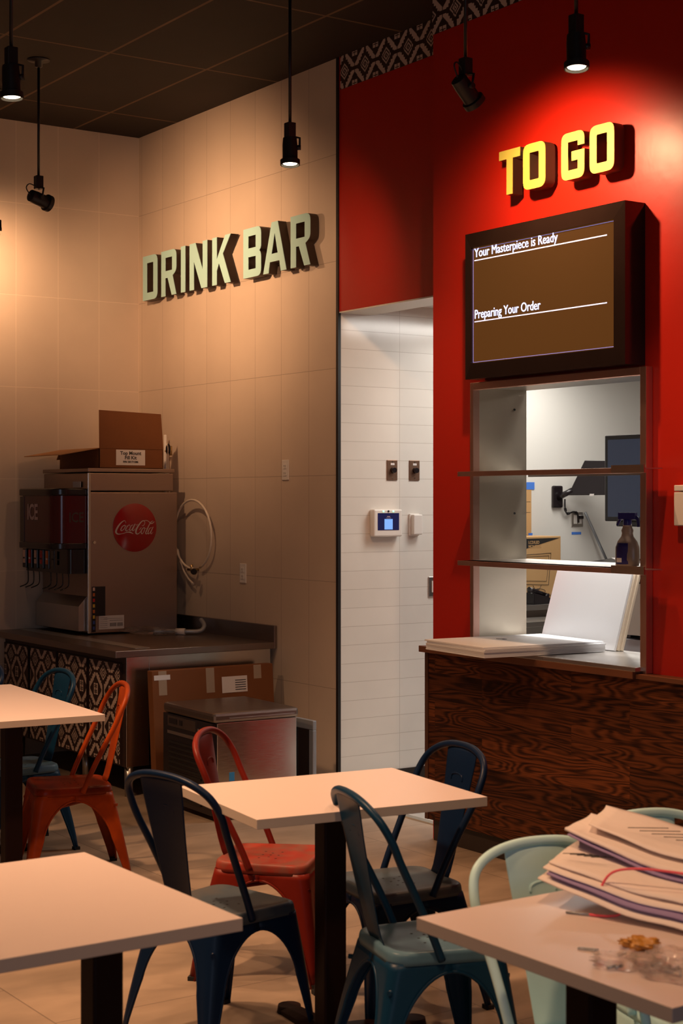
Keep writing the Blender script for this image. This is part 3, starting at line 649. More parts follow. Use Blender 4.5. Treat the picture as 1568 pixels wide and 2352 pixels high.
# round sign with script
sg = ddp('round_sign', BM() if False else (lambda: (lambda bm: bm)(BM()))(), 'cokered') if False else None
R_ = .150; cy_, cz_ = 4.562, 1.463
def dome(r): return .004+.020*(1-(r/R_)**2)
bm = BM(); rings = []
for r in (0.001, .03, .06, .09, .115, .135, .145, R_, R_):
    z = dome(r) if r < R_ else (.004 if len(rings) < 8 else 0)
    rings.append([bm.verts.new((DX1+z, cy_+r*cos(2*pi*k/48), cz_+r*sin(2*pi*k/48))) for k in range(48)])
for a, b_ in zip(rings, rings[1:]):
    for k in range(48): bm.faces.new((a[k], b_[k], b_[(k+1) % 48], a[(k+1) % 48])).smooth = True
bm.faces.new(rings[0])
bmesh.ops.recalc_face_normals(bm, faces=bm.faces)
sign = ddp('round_sign', bm, 'cokered', smooth='auto')
strokes = [([(505, 690), (490, 632), (440, 638), (360, 715), (295, 825), (275, 915), (325, 965), (430, 953), (540, 918), (620, 925), (695, 968)], [8, 10, 17, 28, 34, 34, 22, 9, 16, 24, 3]),
 ([(480, 735), (420, 775), (385, 850), (405, 880), (455, 840), (490, 770), (480, 735)], [13, 17, 19, 15, 13, 15, 13]), ([(480, 745), (520, 765), (560, 745)], [7, 6, 6]),
 ([(600, 760), (585, 730), (535, 780), (500, 850), (520, 885), (575, 850)], [12, 10, 15, 20, 15, 6]),
 ([(690, 735), (640, 750), (600, 830), (600, 875), (645, 855), (690, 770)], [9, 14, 19, 17, 13, 12]), ([(735, 705), (690, 800), (665, 870), (695, 878), (740, 825)], [18, 18, 17, 12, 5]),
 ([(755, 745), (795, 722)], [9, 11]),
 ([(905, 745), (950, 755), (990, 690), (980, 640), (920, 640), (830, 735), (765, 850), (755, 935), (795, 968), (850, 935), (890, 880)], [5, 12, 10, 12, 18, 28, 34, 34, 20, 14, 8]),
 ([(940, 640), (1030, 622), (1100, 650), (1150, 700), (1215, 690), (1275, 650)], [8, 10, 13, 18, 19, 4]),
 ([(850, 860), (880, 815), (900, 800)], [14, 12, 7]),
 ([(975, 800), (920, 840), (890, 920), (915, 965), (960, 915), (985, 840), (975, 800)], [13, 18, 20, 15, 13, 14, 13]), ([(975, 810), (1015, 835), (1050, 820)], [6, 6, 5]),
 ([(1235, 640), (1175, 655), (1110, 740), (1045, 870), (1015, 945), (1045, 968), (1095, 920)], [6, 13, 20, 24, 22, 14, 5]),
 ([(1185, 805), (1125, 830), (1080, 920), (1090, 968), (1140, 930), (1185, 850)], [9, 15, 20, 17, 13, 12]), ([(1225, 790), (1180, 880), (1155, 950), (1180, 968), (1225, 920)], [18, 18, 18, 12, 5])]
bm = BM()
for pts, ws in strokes:
    P3 = [Vector(((p[0]-768)/560*R_, (805-p[1])/620*R_, w/560*R_*.55)) for p, w in zip(pts, ws)]
    c_ = cr(P3, 6); L_, R2 = [], []
    for i, p in enumerate(c_):
        d = (c_[min(i+1, len(c_)-1)]-c_[max(i-1, 0)]); n = Vector((-d.y, d.x)).normalized()
        for s, lst in ((1, L_), (-1, R2)):
            a = p.x+n.x*p.z*s; b_ = p.y+n.y*p.z*s
            lst.append(bm.verts.new((DX1+dome(sqrt(a*a+b_*b_))+.0012, cy_+a, cz_+b_)))
    for i in range(len(c_)-1): bm.faces.new((L_[i], L_[i+1], R2[i+1], R2[i]))
o = obj('script_lettering', bm, 'cokewhite', sign)
ft = ddp('flavour_strip', B(DX1, DX1+.004, DY0+.022, DY0+.110, .925, 1.105), 'plastic_black')
cols = ['l_white', 'l_orange', 'l_red', 'l_yellow', 'l_orange', 'l_yellow', 'l_blue', 'l_blue']
for k in range(8): obj('flavour_label', B(DX1+.004, DX1+.005, DY0+.026, DY0+.040, 1.080-k*.034, 1.100-k*.034), cols[k], ft)
obj('strip_tail', B(DX1, DX1+.003, DY0+.020, DY0+.046, .828, .925), 'plastic_black', ft)
lb = ddp('data_label', B(DX1, DX1+.002, 4.318, 4.488, .842, .925), 'paper')
bm = BM()
for k in range(6): box(bm, DX1+.002, DX1+.0026, 4.325, 4.375, .852+k*.012, .8535+k*.012)
for k in range(14): box(bm, DX1+.002, DX1+.0026, 4.392+k*.0032, 4.3935+k*.0032, .858, .880)
for k in range(12): box(bm, DX1+.002, DX1+.0026, 4.442+k*.0032, 4.4435+k*.0032, .858, .880)
box(bm, DX1+.002, DX1+.0026, 4.39, 4.48, .893, .895); box(bm, DX1+.002, DX1+.0026, 4.35, 4.48, .905, .9063)
obj('label_print', bm, 'ink', lb)
ddp('notice_card', B(-9.13, -9.02, 4.243, 4.246, 1.712, 1.748), 'paper')

# open cardboard box on the dispenser
cb = thing('cardboard_box', 'open cardboard box with a white label on top of the dispenser', 'box', (-9.25, 4.55, 1.8295))
def cbp(name, bm, m, par=None, **k):
    o = obj(name, bm, m, par or cb, **k)
    if par is None: o.location = (9.25, -4.55, -1.8295)
    return o
a, b_, c, d = -9.53, -8.955, 4.338, 4.780; z0, z1 = 1.8295, 1.952
bm = BM(); box(bm, a, b_, c, d, z0, z0+.004); box(bm, a, b_, c, c+.004, z0, z1); box(bm, a, b_, d-.004, d, z0, z1); box(bm, a, a+.004, c, d, z0, z1); box(bm, b_-.004, b_, c, d, z0, z1)
cbp('carton', bm, 'card')
def panel(bm, pts, t=.004):
    n = (Vector(pts[1])-Vector(pts[0])).cross(Vector(pts[2])-Vector(pts[0])).normalized()*t
    lo = [bm.verts.new(p) for p in pts]; hi = [bm.verts.new(Vector(p)+n) for p in pts]; k = len(pts)
    bm.faces.new(lo[::-1]); bm.faces.new(hi)
    for i in range(k): bm.faces.new((lo[i], lo[(i+1) % k], hi[(i+1) % k], hi[i]))
    return bm
cbp('flap', panel(BM(), [(b_-.002, c, z1), (b_-.002, d, z1), (b_-.010, d-.012, z1+.222), (b_-.010, c+.002, z1+.236)]), 'card')
cbp('flap', panel(BM(), [(b_, c, z1), (a, c, z1), (a-.0, c-.245, z1-.045), (b_-.06, c-.235, z1-.045)]), 'card_in')
cbp('flap', panel(BM(), [(a, c, z1), (a, d, z1), (a-.05, d, z1-.02), (a-.05, c, z1-.06)]), 'card_in')
cbp('flap', panel(BM(), [(a, d, z1), (b_, d, z1), (b_-.05, d-.06, z1+.10), (a+.05, d-.06, z1+.09)]), 'card')
lb = cbp('label', B(b_, b_+.0015, 4.452, 4.652, 1.850, 1.946), 'paper')
for s, z, sz in (('Top Mount', 1.915, .030), ('Fill Kit', 1.887, .030), ('P/N 50171586', 1.865, .017)):
    link('label_text', text_mesh(s, sz, .0004, 1.05, .0009, 'CENTER'), 'ink', (b_+.0018, 4.552, z), FX, lb)

# water shut-off behind the box
wv = thing('shutoff_valve', 'small brass shut-off valve on a thin pipe behind the cardboard box', 'valve', (-9.10, 4.93, 1.83))
bm = tube(BM(), [(-.07, -.02, -.25), (-.07, -.02, .225)], .010, 10); obj('white_pipe', bm, 'white_plastic', wv)
bm = tube(BM(), [(-.07, -.02, .12), (.0, -.02, .12)], .008, 10); tube(bm, [(0, -.02, .09), (0, -.02, .15)], .011, 12); obj('brass_body', bm, 'brass', wv)
bm = tube(BM(), [(.0, -.045, .165), (.018, -.045, .13), (.012, -.045, .06), (.015, -.03, -.25)], .005, 8); obj('drain_tube', bm, 'tube', wv)
bm = BM(); tube(bm, [(.006+.022*cos(t), -.04, .13+.030*sin(t)) for t in [k*2*pi/14 for k in range(14)]], .006, 8, True); obj('handle', bm, 'plastic_black', wv)

# coiled tube
ht = thing('coiled_tube', 'looped translucent water tube hanging on the beige wall beside the dispenser', 'tube', (-8.81, YD, 1.42))
pts = [(.222*cos(t), -.035-.018*sin(t*.5), .215*sin(t)) for t in [radians(-75+k*12) for k in range(30)]]
obj('tube', tube(BM(), pts, .0075, 10), 'tube', ht, smooth=True)
obj('tube_end', tube(BM(), cr([(-.22, -.03, -.10), (-.17, -.03, -.20), (-.09, -.03, -.275), (-.015, -.03, -.312)], 6), .0065, 10), 'tube', ht)
bm = tube(BM(), [(-.045, -.05, -.222), (.045, -.05, -.222)], .009, 10); tube(bm, [(.0, -.05, -.24), (0, -.05, -.19)], .008, 10); tube(bm, [(0, -.05, -.222), (0, 0, -.222)], .008, 8); obj('brass_valve', bm, 'brass', ht)
obj('valve_knob', cyl(BM(), (.055, -.062, -.232), (.6, -.6, 0), .020, .018, .02, 14), 'plastic_black', ht)
# hose in a plastic bag on the counter
hb = thing('bagged_hose', 'grey hose with a plastic bagged end lying on the steel counter', 'hose', (-8.665, 4.70, .812), radians(40))
pts = cr([(-.12, -.04, .016), (0, 0, .018), (.08, .01, .018), (.15, .05, .02), (.165, .085, .05), (.13, .12, .085)], 7)
obj('hose', tube(BM(), pts, .014, 12), 'grey', hb, smooth=True)
obj('hose_collar', tube(BM(), [(.01, .002, .018), (.07, .008, .018)], .020, 14), 'white_plastic', hb)
bm = BM(); bmesh.ops.create_icosphere(bm, subdivisions=3, radius=1)
for v in bm.verts: k = 1+.25*sin(v.co.x*9+v.co.y*7)+.12*sin(v.co.z*17); v.co = Vector((v.co.x*.155*k-.15, v.co.y*.05*k-.05, (v.co.z*.022*k+.024)))
for v in bm.verts: v.co.z = max(v.co.z, .001)
obj('plastic_bag', bm, 'clear', hb, smooth=True)

# flattened cardboard leaning against the counter side
cs = thing('cardboard_sheet', 'large flat brown carton leaning on the side of the drink counter', 'cardboard', (-7.82, 4.48, 0))
bm = B(-.028, .028, -.39, .385, 0, .698)
for v in bm.verts: v.co.x += (.06 if v.co.z < .1 else .0)
obj('carton', bm, 'card', cs, bevel=.003)
def on_card(name, y0, y1, z0, z1, m, dx=.0295):
    bm = BM(); 
    for (ya, za), in (((0, 0),),): quad(bm, [(dx+.06*(1-z0/.698), y0-4.48, z0), (dx+.06*(1-z0/.698), y1-4.48, z0), (dx+.06*(1-z1/.698), y1-4.48, z1), (dx+.06*(1-z1/.698), y0-4.48, z1)])
    return obj(name, bm, m, cs)
on_card('packing_tape', 4.128, 4.178, .565, .697, 'tape'); on_card('packing_tape', 4.425, 4.478, .56, .697, 'tape'); on_card('packing_tape', 4.735, 4.785, .62, .697, 'tape')
on_card('paper_tape', 4.10, 4.200, .648, .675, 'board', .0300)
lb = on_card('shipping_label', 4.525, 4.690, .552, .642, 'paper', .0300)
bm = BM()
for k in range(5): quad(bm, [(.0312+.06*(1-z/.698), y-4.48, z) for y, z in ((4.610, .565+k*.013), (4.680, .565+k*.013), (4.680, .569+k*.013), (4.610, .569+k*.013))])
obj('label_print', bm, 'ink', lb)
# undercounter ice machine on the floor
im = thing('ice_machine', 'stainless undercounter appliance with a black grille standing on the floor', 'appliance', (-7.33, 4.32, 0), radians(-2))
obj('body', B(-.28, .28, -.235, .235, .03, .50), 'steel_side', im, bevel=.004)
obj('top_cover', B(-.287, .29, -.262, .243, .500, .552), 'steel_dark', im, bevel=.016)
obj('front_panel', B(-.282, .278, -.262, -.235, .03, .498), 'plastic_black', im, bevel=.003)
f = obj('control_panel', B(-.22, .10, -.266, -.262, .435, .49), 'steel_dark', im)
obj('display_window', B(-.20, -.11, -.269, -.266, .45, .478), 'plastic_black', f); obj('button', B(-.08, -.05, -.269, -.266, .45, .478), 'plastic_black', f)
link('maker_lettering', text_mesh('Avantco', .018, .0004, 1, 0), 'grey_text', (.12, -.2632, .445), FY, im)
for k in range(9): pass
bm = BM()
for k in range(12): box(bm, -.21, .16, -.267, -.262, .06+k*.026, .072+k*.026)
obj('grille', bm, 'black', im)
obj('trim_rail', B(-.22, .16, -.268, -.262, .395, .412), 'chrome', im)
obj('side_rail', B(.2905, .293, -.17, .215, .520, .525), 'steel_v', im)
obj('energy_sticker', B(.2805, .2815, -.165, -.135, .20, .245), 'sticker', im)
bm = BM()
for x in (-.24, .24):
    for y in (-.21, .2): cyl(bm, (x, y, 0), (0, 0, 1), .02, .02, .032, 10)
obj('feet', bm, 'black', im)
gb = thing('grey_bracket', 'grey metal frame with a dark opening standing behind the stainless appliance', 'bracket', (-7.145, 4.66, 0), 0)
bm = BM()
for a in ((-.12, .10, .0, .03), (-.12, .10, .42, .47), (-.12, -.085, .03, .42), (.062, .10, .03, .42)): box(bm, a[0], a[1], -.012, .012, a[2], a[3])
obj('frame_plate', bm, 'grey', gb, bevel=.004); obj('back_sheet', B(-.09, .067, .004, .010, .03, .42), 'plastic_black', gb)

# ------------------------------------------------------------------ kitchen
kc = thing('kitchen_counter', 'stainless kitchen counter with backsplash along the white wall', 'counter', (-8.9, 8.6, 0))
obj('top', B(-.295, .30, -1.6, 1.6, .852, .89), 'steel', kc, bevel=.003)
obj('apron', B(-.27, .27, -1.58, 1.58, .78, .852), 'steel_dark', kc)
for x in (-.25, .25):
    for y in (-1.5, 0, 1.5): obj('leg', cyl(BM(), (x, y, 0), (0, 0, 1), .02, .02, .78, 12), 'steel', kc)
obj('under_shelf', B(-.26, .27, -1.55, 1.55, .25, .27), 'steel_dark', kc)
lt = thing('low_steel_table', 'low bluish steel table standing before the kitchen counter', 'table', (-8.35, 7.35, 0))
obj('top', B(-.16, .16, -.5, .6, .775, .812), 'steel', lt, bevel=.003)
for x, y in ((.13, -.45), (.13, -.02), (.13, .55), (-.13, -.45), (-.13, .55)): obj('leg', cyl(BM(), (x, y, 0), (0, 0, 1), .018, .018, .775, 12), 'steel', lt)
mb = thing('monitor_carton', 'tan monitor carton with a line drawing of a screen, on the kitchen counter', 'box', (-8.86, 7.83, .8902))
obj('carton', B(-.28, 0, -.25, .212, 0, .478), 'card_light', mb, bevel=.003)
f = obj('printed_wedge', panel(BM(), [(.0004, -.25, .462), (.0004, -.25, .36), (.0004, .20, .465)][::1], .0008), 'ink', mb)
for s, z in (('LCD/LED', .425), ('MONITOR', .395)): link('carton_text', text_mesh(s, .030, .0004, .9, .0005), 'card_light', (.0016, -.105, z), FX, mb)
link('carton_text', text_mesh('ronics', .040, .0004, .9, 0), 'ink', (.001, .06, .03), FX, mb)
def ln(p, r=.0022, cl=True): return tube(BM(), [(.001, y, z) for y, z in p], r, 5, cl)
bm = ln([(-.13, .345), (.115, .355), (.09, .12), (-.13, .13)]); tube(bm, [(.001, y, z) for y, z in ((-.13, .33), (.095, .335), (.072, .148), (-.13, .155))], .0018, 5, True)
tube(bm, [(.001, y, z) for y, z in ((-.06, .12), (-.04, .09), (.0, .09), (.02, .12))], .0018, 5); tube(bm, [(.001, -.01+.07*cos(t), .075+.02*sin(t)) for t in [k*pi/6 for k in range(12)]], .0018, 5, True)
obj('line_drawing', bm, 'ink', mb)
ph = thing('desk_phone', 'black telephone lying on the kitchen counter before the carton', 'telephone', (-8.70, 7.66, .8902), radians(10))
bm = B(-.08, .06, -.10, .10, .0, .04)
for v in bm.verts:
    if v.co.z > .02 and v.co.y < 0: v.co.z = .085
obj('phone_base', bm, 'plastic_black', ph, bevel=.006)
bm = tube(BM(), [(.03, -.12, .11), (.03, .09, .055)], .018, 10); cyl(bm, (.03, -.1, .115), (0, .1, -1), .028, .026, .035, 12); cyl(bm, (.03, .07, .07), (0, .1, -1), .028, .026, .035, 12); obj('handset', bm, 'plastic_black', ph)
obj('phone_cord', tube(BM(), cr([(.04, .10, .03), (.05, .15, .008), (.06, .20, .006)], 4), .006, 7), 'plastic_black', ph)
pk = thing('label_printer', 'black flat printer with an open lid on a stand by the white kitchen wall', 'printer', (-8.72, 8.40, .8902))
obj('stand', B(-.15, .15, -.21, .21, 0, .20), 'plastic_black', pk, bevel=.004); obj('deck', B(-.17, .17, -.23, .25, .215, .262), 'grey', pk, bevel=.005)
bm = panel(BM(), [(-.12, -.15, .265), (.14, -.15, .265), (.14, .21, .295), (-.12, .21, .30)], .012); obj('lid', bm, 'plastic_black', pk)
obj('paper_sheet', panel(BM(), [(.0, .02, .312), (.17, .02, .264), (.17, .24, .266), (.0, .24, .315)], .002), 'paper', pk)
wb = thing('wall_arm_monitor', 'black monitor on a swing arm, tilted above the outlet', 'monitor', (-9.2, 8.30, 1.66))
obj('wall_plate', B(0, .03, -.05, .05, -.085, .085), 'plastic_black', wb, bevel=.012)
obj('swing_arm', tube(tube(BM(), [(.02, 0, -.01), (.12, .06, .05)], .022, 10), [(.12, .06, .05), (.16, .20, .16)], .018, 10), 'plastic_black', wb)
bm = panel(BM(), [(.09, .05, .010), (.35, .20, .012), (.46, .28, .27), (.20, .12, .275)], .022)
bm.normal_update(); obj('screen_back', bm, 'plastic_black', wb, bevel=.003)
obj('screen_sticker', panel(BM(), [(.245, .118, .006), (.275, .136, .007), (.28, .135, .022), (.25, .118, .022)], .002), 'paper', wb)
pts = cr([(.08, .02, -.02), (.05, .05, -.09), (.03, .09, -.13), (.02, .17, -.115), (.015, .215, -.14), (.012, .225, -.20)], 6); bm = tube(BM(), pts, .006, 8)
for i in (6, 12, 20): tube(bm, [pts[i], pts[i+2]], .011, 8)
obj('power_cable', bm, 'plastic_black', wb)
ol = thing('double_outlet', 'two gang steel outlet plate under the tilted kitchen monitor', 'outlet', (-9.2, 8.515, 1.485))
obj('plate', B(0, .01, -.058, .058, -.056, .056), 'steel', ol, bevel=.003)
for y in (-.024, .024): obj('receptacle', B(.01, .014, y-.017, y+.017, -.034, .034), 'white_plastic', ol, bevel=.002)
obj('plug', B(.014, .04, .008, .036, .005, .028), 'plastic_black', ol)
tag(obj('shadow_like_bar', tube(BM(), [(-9.17, 8.575, 1.54), (-9.12, 8.76, 1.16)], .011, 8), 'grey'), 'pale grey shadow-like streak slanting down the white wall, built as a bar', 'bar')  # solid bar made up for a shadow-like grey streak on the wall
tag(obj('masking_tape', B(-9.2, -9.198, 8.462, 8.560, -.010, .010), 'bluetape', loc=(0, 0, 1.378)), 'strip of blue masking tape below the steel outlet', 'tape')
wp = thing('brown_wall_paper', 'tan printed sheet taped to the white kitchen wall above the carton', 'sheet', (-9.2, 7.95, 1.37))
obj('sheet', B(0, .003, -.12, .100, 0, .37), 'card_light', wp); obj('blue_tape', B(.003, .005, .03, .130, .345, .40), 'bluetape', wp); obj('blue_tape', B(.003, .005, .07, .110, -.02, .015), 'bluetape', wp)
obj('printing', B(.003, .0035, .02, .09, .25, .253, bm=B(.003, .0035, .02, .09, .17, .173)), 'ink', wp)
km = thing('hanging_monitor', 'black portrait monitor hanging from a ceiling pole in the kitchen', 'monitor', (-7.79, 7.70, 1.49))
obj('bezel', B(-.245, .245, -.005, .045, 0, .585), 'plastic_black', km, bevel=.006)
obj('screen', B(-.212, .19, -.008, -.005, .03, .555), 'tv_glass', km); obj('lower_bracket', B(-.14, .10, -.0, .05, -.035, .0), 'plastic_black', km, bevel=.006)
bm = tube(BM(), [(.075, .07, .55), (.075, .07, 1.24)], .030, 14); 
for z in (.68, .95): tube(bm, [(.075, .07, z), (.075, .07, z+.03)], .042, 14)
tube(bm, [(.075, .045, .40), (.075, .09, .56)], .03, 10)
obj('ceiling_pole', bm, 'plastic_black', km)
kb = thing('steel_cabinet', 'steel equipment cabinet with a dark top seen behind the leaning boards', 'cabinet', (-6.07, 6.2, 0))
obj('body', B(-.30, .32, -.0, .5, .1, .88), 'grey', kb, bevel=.004); obj('tilted_hopper', (lambda bm: (box(bm, -.215, .2, -.03, .3, .905, 1.185), bm)[1])(BM()), 'steel', kb, bevel=.004)
obj('dark_top', B(-.24, .25, -.04, .4, 1.19, 1.26), 'plastic_black', kb, bevel=.004); obj('plinth', B(-.28, .3, .03, .48, 0, .1), 'plastic_black', kb)
obj('dark_column', B(-.31, -.225, .02, .4, .885, 1.19), 'plastic_black', kb)

# ------------------------------------------------------------------ tables
def table(label, loc, rz, sx, sy, poles, feet):
    t = thing('dining_table', label, 'table', (loc[0], loc[1], 0), rz)
    o = obj('tabletop', B(-sx/2, sx/2, -sy/2, sy/2, .722, .75), ['table', 'table_edge'], t, bevel=.0015)
    for p in o.data.polygons:
        if abs(p.normal.z) < .5: p.material_index = 1
    for (px, py) in poles:
        obj('column', B(px-.037, px+.037, py-.037, py+.037, .04, .722), 'pole', t, bevel=.006)
        obj('mounting_plate', B(px-.12, px+.12, py-.1, py+.1, .714, .722), 'pole', t)
        bm = BM()
        for ang in feet:
            d = Vector((cos(ang), sin(ang), 0)); c = Vector((px, py, 0))
            n = 9
            for k in (0,):
                pr = [c+d*(i/(n-1)*.29)+Vector((0, 0, .040-.018*(i/(n-1))**1.4)) for i in range(n)]
                s_ = d.cross(Vector((0, 0, 1)))
                rr = []
                for i, q in enumerate(pr):
                    w = .036; hh = q.z
                    rr.append([bm.verts.new((q.x+s_.x*w*a, q.y+s_.y*w*a, z)) for a, z in ((-1, .0), (1, .0), (1, hh*.55), (.6, hh), (-.6, hh), (-1, hh*.55))])
                for a, b_ in zip(rr, rr[1:]):
                    for j in range(6): bm.faces.new((a[j], a[(j+1) % 6], b_[(j+1) % 6], b_[j])).smooth = False
                bm.faces.new(rr[0][::-1]); bm.faces.new(rr[-1])
                cyl(bm, pr[-1]*1.0-Vector((0, 0, pr[-1].z)), (0, 0, 1), .040, .036, .024, 16)
        cyl(bm, (px, py, 0), (0, 0, 1), .06, .05, .045, 20)
        obj('base_foot', bm, 'pole', t)
    return t
Q = [0, pi/2, pi, -pi/2]
table('small pale table in the middle of the room, between dark blue and red chairs', (-4.020, 2.716), radians(82.8), .75, .585, [(0, 0)], [a+radians(0) for a in Q])
table('pale table in the lower left corner, nearest the camera on the left', (-3.290, 1.140), 0, .77, 1.20, [(0, .46), (0, -.40)], [0, pi])
table('pale table at the left edge in front of the kilim patterned counter', (-6.640, 2.680), radians(-5), 1.25, .61, [(.34, 0), (-.40, 0)], [pi/2, -pi/2])
table('pale table in the lower right corner, covered with papers', (-2.335, 2.700), 0, .735, 1.31, [(0, -.50), (0, .45)], [0, pi])

# ------------------------------------------------------------------ metal chairs
ZS = .400
def seat_outline(s=1.0, n=6):
    c = [(-.152, -.165), (.152, -.165), (.178, .168), (-.178, .168)]
    return [p*s for p in fillet([(x, y, .055) for x, y in c], n)]
def make_chair(label, loc, deg, pm, sm, hoop=None, group='metal cafe chairs'):
    t = thing('metal_chair', label, 'chair', (loc[0], loc[1], 0), radians(deg-90), group)
    # seat
    bm = BM(); rings = []
    for s, z in ((.30, -.006), (.62, -.0065), (.82, -.004), (.90, 0), (.955, .0), (.985, -.003), (1.0, -.010), (1.008, -.022), (1.012, -.034)):
        rings.append([bm.verts.new((p.x, p.y, ZS+z)) for p in seat_outline(s)])
    c = bm.verts.new((0, 0, ZS-.006)); n = len(rings[0])
    for k in range(n): bm.faces.new((c, rings[0][k], rings[0][(k+1) % n]))
    for a, b_ in zip(rings, rings[1:]):
        for k in range(n): bm.faces.new((a[k], b_[k], b_[(k+1) % n], a[(k+1) % n]))
    for f in bm.faces: f.smooth = True
    st = obj('seat', bm, sm, t, solid=.002)
    bm = BM()
    for x, y in ((0, 0), (.03, .0), (-.03, 0), (0, .028), (0, -.028), (.05, .03), (-.05, .03), (.05, -.03), (-.05, -.03)): cyl(bm, (x, y, ZS-.0058), (0, 0, 1), .0042, .0042, .0012, 8)
    obj('drain_holes', bm, 'hole', st)
    # legs
    zt = ZS-.028
    for sx in (-1, 1):
        for fr in (1, 0):
            T_ = Vector((sx*(.176 if fr else .152), .168 if fr else -.165, zt)); F_ = Vector((sx*(.206 if fr else .196), .212 if fr else -.238, 0))
            sy = 1 if fr else -1
            bm = BM(); rows = []; ea = []; eb = []
            AR = .162; zs = [0, .06, .12, .16]+[.182+AR*sin(a*pi/22) for a in range(0, 12)]+[.352, zt]
            for z in zs:
                k = (z/zt); k2 = k**1.25
                cx = F_.x+(T_.x-F_.x)*k2; cyy = F_.y+(T_.y-F_.y)*k2
                def wing(half, lo, hi):
                    if z <= .182: return lo+(hi-lo)*(z/.182)
                    if z >= .3439: return half
                    q = min(1, (z-.182)/AR); return hi+(half-hi)*(1-sqrt(max(0, 1-q*q)))
                wA = wing(abs(cx), .020, .052); wB = wing(abs(cyy-.0015), .020, .052); r = .016+.018*k
                r = min(r, wA*.8, wB*.8)
                row = []
                for i in range(6):
                    q = i/5; row.append((cx-sx*(wA+(r-wA)*q), cyy, z))
                for i in range(1, 6):
                    a = i/6*pi/2; row.append((cx-sx*r+sx*r*sin(a), cyy-sy*r+sy*r*cos(a), z))
                for i in range(6):
                    q = i/5; dd = r+(wB-r)*q; xm = sx*.164*(cx/T_.x); e = max(0, dd-r)/(abs(cyy-.0015)-r)
                    row.append((cx+(xm-cx)*e, cyy-sy*dd, z))
                rows.append([bm.verts.new(p) for p in row])
                if z <= .3445: ea.append(row[0]); eb.append(row[-1])
            for a, b_ in zip(rows, rows[1:]):
                for k in range(len(a)-1): bm.faces.new((a[k], a[k+1], b_[k+1], b_[k])).smooth = True
            lg = obj('leg', bm, pm, t, solid=.003)
            bm = BM(); tube(bm, ea, .0048, 7); tube(bm, eb, .0048, 7)
            obj('rolled_edge', bm, pm, lg)
            obj('foot_cap', (lambda b: (box(b, F_.x-sx*.026-.001, F_.x+sx*.003, F_.y-sy*.026, F_.y+sy*.003, -.0, .014), b)[1])(BM()), 'hole', lg)
    bm = tube(BM(), [(-.165, .175, .300), (.16, -.180, .300)], .007, 8); tube(bm, [(.165, .175, .316), (-.16, -.180, .316)], .007, 8)
    obj('cross_brace', bm, pm, t)
    # back hoop and splat
    half = [(.172, -.030, ZS-.022), (.176, -.062, .455), (.185, -.112, .560), (.197, -.160, .655), (.200, -.186, .715), (.184, -.212, .765), (.140, -.230, .797), (.075, -.240, .815)]
    pts = half+[(0, -.243, .820)]+[(-x, y, z) for x, y, z in half[::-1]]
    obj('back_hoop', tube(BM(), cr(pts, 5), .0115, 12), pm, t, smooth=True)
    bm = BM(); rows = []
    for z, y, w in ((ZS-.004, -.150, .056), (ZS+.02, -.160, .056), (.46, -.171, .058), (.53, -.186, .064), (.62, -.205, .073), (.70, -.221, .082), (.76, -.232, .089), (.800, -.239, .092), (.812, -.245, .086)):
        rows.append([bm.verts.new((w*q, y+.006*(q*q-1)*-1-.002, z)) for q in (-1, -.94, -.6, 0, .6, .94, 1)])
    for a, b_ in zip(rows, rows[1:]):
        for k in range(6): bm.faces.new((a[k], a[k+1], b_[k+1], b_[k])).smooth = True
    sp = obj('back_splat', bm, pm, t, solid=.003)
    obj('embossed_ridge', tube(BM(), cr([(-.035, -.2185, .705), (-.03, -.220, .722), (0, -.2215, .728), (.03, -.220, .722), (.035, -.2185, .705)], 4), .0035, 6), pm, sp)
    return t
make_chair('dark blue metal chair left of the middle table with its back towards the camera', (-4.268, 2.476), 103, 'navy', 'navyseat')
make_chair('red metal chair with a worn seat at the far left side of the middle table', (-4.745, 2.955), 44, 'red_chair', 'red_seat')
make_chair('dark blue metal chair behind the middle table, before the wooden counter front', (-4.190, 3.098), 262, 'navy', 'navyseat')
make_chair('teal blue metal chair in front, tucked under the corner of the paper covered table', (-3.600, 2.765), 75, 'teal', 'tealseat')
make_chair('orange metal chair turned sideways at the left table, by the patterned counter', (-6.461, 2.987), 254, 'orange', 'orange_seat')
make_chair('dark teal metal chair behind the left table, farther back than the orange chair', (-7.067, 2.990), 269, 'teal', 'tealseat')
make_chair('dark blue metal chair mostly cut off by the left edge of the frame', (-7.54, 2.83), 270, 'navy', 'navyseat')
make_chair('pale aqua metal chair behind the papers, the nearer of the two aqua ones', (-2.648, 2.497), -12, 'aqua', 'aqua')
make_chair('pale aqua metal chair at the right edge, the farther of the two aqua ones', (-2.751, 2.950), -12, 'aqua', 'aqua')

# ------------------------------------------------------------------ papers and small things on the right table
def sheet(A, Bc, Cc, Dc, m, label, dz=0, nx=22, ny=10, curl=1.0, seed=0, thick=.003, group=None):
    A, Bc, Cc, Dc = map(Vector, (A, Bc, Cc, Dc)); bm = BM(); rows = []
    for j in range(ny+1):
        v = j/ny; row = []
        for i in range(nx+1):
            u = i/nx; p = A*(1-u)*(1-v)+Dc*u*(1-v)+Bc*(1-u)*v+Cc*u*v
            zl = A.z*(1-v)+Bc.z*v; zr = Dc.z*(1-v)+Cc.z*v
            p.z = zr+(zl-zr)*(1-u)**2.2+dz+.0035*sin(u*9+seed)*sin(v*5+seed*2)+.002*sin(u*21+seed*3)
            p.y += .004*sin(u*14+seed); p.x += .005*sin(v*8+seed)
            row.append(bm.verts.new(p))
        rows.append(row)
    for a, b_ in zip(rows, rows[1:]):
        for k in range(nx): bm.faces.new((a[k], a[k+1], b_[k+1], b_[k])).smooth = True
    o = obj('paper_sheet', bm, m, solid=thick); tag(o, label, 'paper', group); return o
gl = 'printed sheets heaped on the right table'
